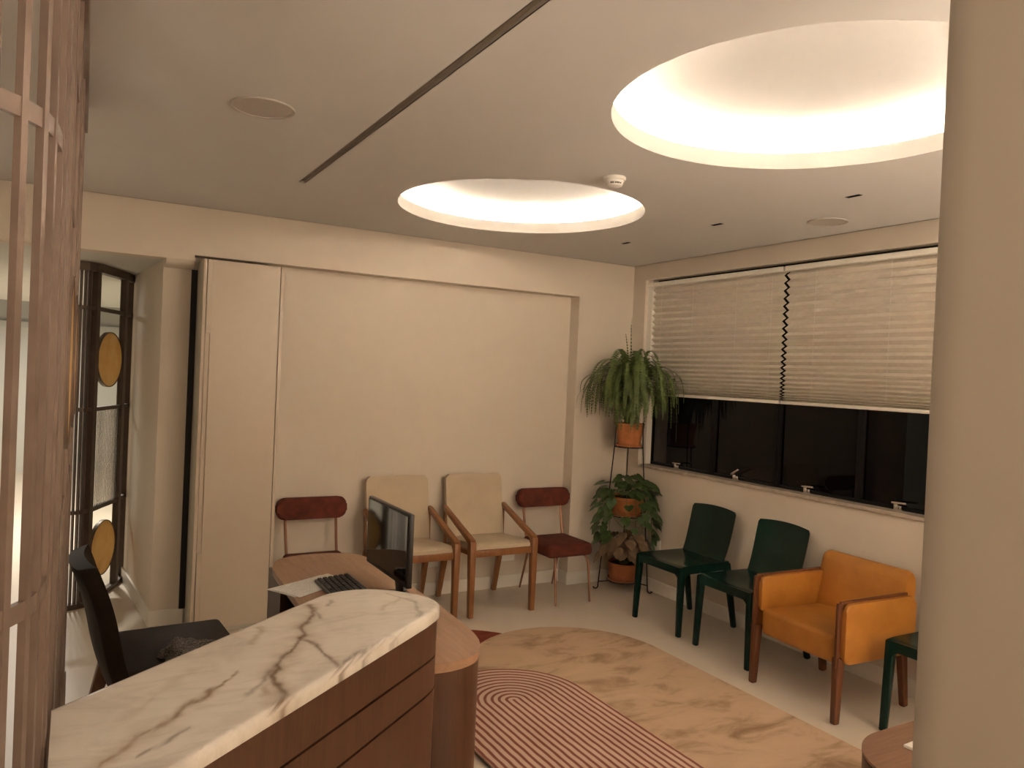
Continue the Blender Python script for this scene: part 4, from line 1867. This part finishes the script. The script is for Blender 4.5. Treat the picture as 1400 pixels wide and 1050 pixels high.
C0 = Vector((SX, SY, 1.31))
random.seed(5)
for k in range(125):
    ang = random.uniform(0, 2 * PI)
    # bias away from the two walls (towards the room)
    if math.cos(ang) > .35 or math.sin(ang) > .45:
        if random.random() < .6:
            ang = math.radians(random.uniform(175, 300))
    d = Vector((math.cos(ang), math.sin(ang), 0))
    lim = 1.0
    for comp, wall in ((d.x, -SX), (d.y, -SY)):
        if comp > .05:
            lim = min(lim, (wall + .02) / comp)
    R = min(.14 + .28 * random.random() ** .8, lim)
    top = random.uniform(1.64, 1.90) - .14 * (R / .4) * random.random()
    end = random.uniform(1.36, 1.56) if R > .15 else random.uniform(1.5, 1.75)
    end = min(end, top - .08)
    side = Vector((-d.y, d.x, 0)) * random.uniform(-.05, .05)
    P = [C0 + d * .03 + side * .1, C0 + d * .05 * 1.2 + Vector((0, 0, .18)),
         Vector((SX, SY, 0)) + d * R * .45 + side * .4 + Vector((0, 0, top - .02)),
         Vector((SX, SY, 0)) + d * R * .80 + side * .8 + Vector((0, 0, top - .03)),
         Vector((SX, SY, 0)) + d * R * 1.0 + side + Vector((0, 0, (top + end) / 2)),
         Vector((SX, SY, 0)) + d * R * 1.04 + side + Vector((0, 0, end))]
    frond(fern, P, random.uniform(.026, .038), 45)
# inner fronds falling over the pot
for k in range(16):
    ang = math.radians(random.uniform(170, 300))
    d = Vector((math.cos(ang), math.sin(ang), 0))
    R = random.uniform(.11, .16)
    B = Vector((SX, SY, 0))
    P = [C0 + d * .05, C0 + d * .09 + Vector((0, 0, .14)), B + d * R + Vector((0, 0, 1.52)), B + d * (R + .012) + Vector((0, 0, 1.42)), B + d * (R + .015) + Vector((0, 0, random.uniform(1.26, 1.34)))]
    frond(fern, P, random.uniform(.018, .026), 24)
# a few upright young fronds and one long hanging pair in front of the window
B = Vector((SX, SY, 0))
for dx, dy, tz, bx, w in ((-.02, .01, 2.16, .01, .024), (-.05, -.02, 2.10, -.02, .012), (-.13, -.06, 2.02, -.05, .012)):
    P = [C0, C0 + Vector((bx * .3, 0, .25)), B + Vector((bx, 0, 1.75)), B + Vector((dx * .8, dy, (1.75 + tz) / 2)), B + Vector((dx, dy, tz))]
    frond(fern, P, w, 30)
for a, R, ez, w in ((-62, .40, 1.20, .020), (-72, .36, 1.30, .022), (-55, .36, 1.42, .026), (-66, .46, 1.50, .028), (-80, .42, 1.46, .028), (-60, .30, 1.34, .024), (182, .42, 1.36, .03), (192, .40, 1.40, .03)):
    d = Vector((math.cos(math.radians(a)), math.sin(math.radians(a)), 0))
    P = [C0 + d * .05, C0 + d * .08 + Vector((0, 0, .2)), B + d * R * .5 + Vector((0, 0, 1.76)), B + d * R * .88 + Vector((0, 0, 1.70)), B + d * R + Vector((0, 0, (1.7 + ez) / 2)), B + d * (R + .01) + Vector((0, 0, ez))]
    frond(fern, P, w, 48)


def heart_leaf(name, size, mat, fold=.25, narrow=1.0):
    """heart-shaped leaf along +Y, folded along its midrib, slightly cupped"""
    out = [(0, .0), (.16, -.10), (.34, -.06), (.46, .12), (.45, .36), (.33, .62), (.16, .84), (0, 1.0)]
    q = MB()
    mid = [q.bm.verts.new((0, y * size, -.02 * size * math.sin(y * PI))) for y in (0, .2, .45, .7, 1.0)]
    my = (0, .2, .45, .7, 1.0)
    for s in (1, -1):
        o = [q.bm.verts.new((s * x * size * narrow, y * size, (fold * x - .35 * x * x) * size - .10 * size * max(0, y - .4) ** 2)) for x, y in out[1:-1]]
        quads = [(mid[0], o[0], o[1], mid[1]), (mid[1], o[1], o[2]), (mid[1], o[2], o[3], mid[2]), (mid[2], o[3], o[4], mid[3]), (mid[3], o[4], o[5], mid[4])]
        for f in quads:
            q.bm.faces.new(f if s > 0 else list(reversed(f)))
    bmesh.ops.translate(q.bm, verts=q.bm.verts[:], vec=(0, 0, 0))
    return q.done(name, mat, None, fixn=False, angle=1.5)


def leaf_at(proto, first, parent, p, ydir, up, scale, name='leaf'):
    """place leaf with its axis along ydir; p in world"""
    y = Vector(ydir).normalized()
    u = Vector(up)
    x = y.cross(u)
    if x.length < 1e-3:
        x = Vector((1, 0, 0))
    x.normalize()
    z = x.cross(y).normalized()
    o = proto if first else proto.copy()
    if not first:
        COL.objects.link(o)
    o.parent = parent
    m = Matrix((x, y, z)).transposed().to_4x4()
    m = Matrix.Translation(Vector(p) - parent.location) @ m @ Matrix.Scale(scale, 4)
    o.matrix_local = m
    return o


random.seed(21)
lp = heart_leaf('leaf', .085, M['pothos'])
nl = 0
stem_pts = []
C1 = Vector((SX, SY, .74))


def vine_leaf(p, out, drop, s):
    global nl
    p = Vector(p)
    out = Vector(out).normalized()
    yd = out + Vector((random.uniform(-.4, .4), random.uniform(-.4, .4), -drop))
    up = Vector((0, 0, 1)) + out * .9 + Vector((random.uniform(-.3, .3), random.uniform(-.3, .3), 0))
    tip = p + yd.normalized() * .085 * s
    if max(tip.x, p.x) > -.03 or max(tip.y, p.y) > -.03:
        p = p - Vector((max(0, max(tip.x, p.x) + .03), max(0, max(tip.y, p.y) + .03), 0))
    leaf_at(lp, nl == 0, vine, p, yd, up, s)
    nl += 1
    stem_pts.append(p.copy())


# crown above the pot
for k in range(50):
    ang = random.uniform(0, 2 * PI)
    if math.cos(ang) > .3 or math.sin(ang) > .35:
        if random.random() < .5:
            ang = math.radians(random.uniform(160, 310))
    d = Vector((math.cos(ang), math.sin(ang), 0))
    r = random.uniform(.05, .24)
    z = .80 + random.uniform(-.02, .16) * (1 - r / .36)
    vine_leaf(C1 + d * r + Vector((0, 0, z - .74)), d, random.uniform(.1, .9), random.uniform(.75, 1.2))
# vines falling at the left, right and front of the pot
for a0, zlo, n in ((180, .40, 15), (196, .42, 12), (165, .50, 7), (-58, .45, 15), (-70, .40, 12), (-48, .55, 8), (232, .60, 3), (255, .52, 4), (-88, .56, 4)):
    for k in range(n):
        a = math.radians(a0 + random.uniform(-9, 9))
        d = Vector((math.cos(a), math.sin(a), 0))
        f = k / max(1, n - 1)
        r = .185 + .075 * math.sin(f * PI * .8)
        z = .80 + (zlo - .80) * f
        vine_leaf((SX + d.x * r, SY + d.y * r, z), d, random.uniform(.5, 1.6), random.uniform(.7, 1.1))
q = MB()
for a0, zlo, r0 in ((180, .40, .19), (196, .42, .19), (-58, .45, .19), (-70, .40, .19), (232, .45, .172), (255, .47, .17), (-88, .46, .17)):
    a = math.radians(a0)
    d = Vector((math.cos(a), math.sin(a), 0))
    P = [C1 + d * .05, C1 + d * .12 + Vector((0, 0, .045)), Vector((SX, SY, .70)) + d * r0, Vector((SX, SY, (.7 + zlo) / 2)) + d * (r0 + .02), Vector((SX, SY, zlo)) + d * (r0 + .03)]
    q.tube([p - vine.location for p in catmull(P, 5)], .0028, 5)
# two pale runners looping across the front of the pot
for lo, a1, a2 in ((.50, 190, 300), (.565, 205, 285)):
    P = []
    for k in range(13):
        f = k / 12
        a = math.radians(a1 + (a2 - a1) * f)
        P.append(Vector((SX + .19 * math.cos(a), SY + .19 * math.sin(a), .64 - (.64 - lo) * math.sin(PI * f))) - vine.location)
    q.tube(P, .0026, 5)
q.done('vine_stem', M['stem'], vine)

random.seed(33)
ld = heart_leaf('leaf', .105, M['dryleaf'], .15, 1.05)
C2 = Vector((SX, SY, .20))
n2 = 0
q = MB()
for k in range(46):
    ang = random.uniform(0, 2 * PI)
    if (math.cos(ang) > .3 or math.sin(ang) > .35) and random.random() < .6:
        ang = math.radians(random.uniform(165, 300))
    d = Vector((math.cos(ang), math.sin(ang), 0))
    r = random.uniform(.06, .21)
    z = .46 - .55 * r + random.uniform(-.09, .07)
    z = max(z, .23 if r < .17 else .16)
    p = Vector((SX, SY, 0)) + d * r + Vector((0, 0, z))
    yd = d * .7 + Vector((random.uniform(-.3, .3), random.uniform(-.3, .3), -1.1))
    s = random.uniform(.75, 1.15)
    tip = p + yd.normalized() * .105 * s
    p -= Vector((max(0, max(tip.x, p.x) + .03), max(0, max(tip.y, p.y) + .03), 0))
    leaf_at(ld, n2 == 0, dusk, p, yd, Vector((0, 0, 1)) + d * 1.4, s)
    n2 += 1
    root_ = C2 + d * .03
    q.tube([v - dusk.location for v in (root_, root_.lerp(p, .5) + Vector((0, 0, .05)), p)], .0022, 4)
q.done('leaf_stalk', M['stem'], dusk)
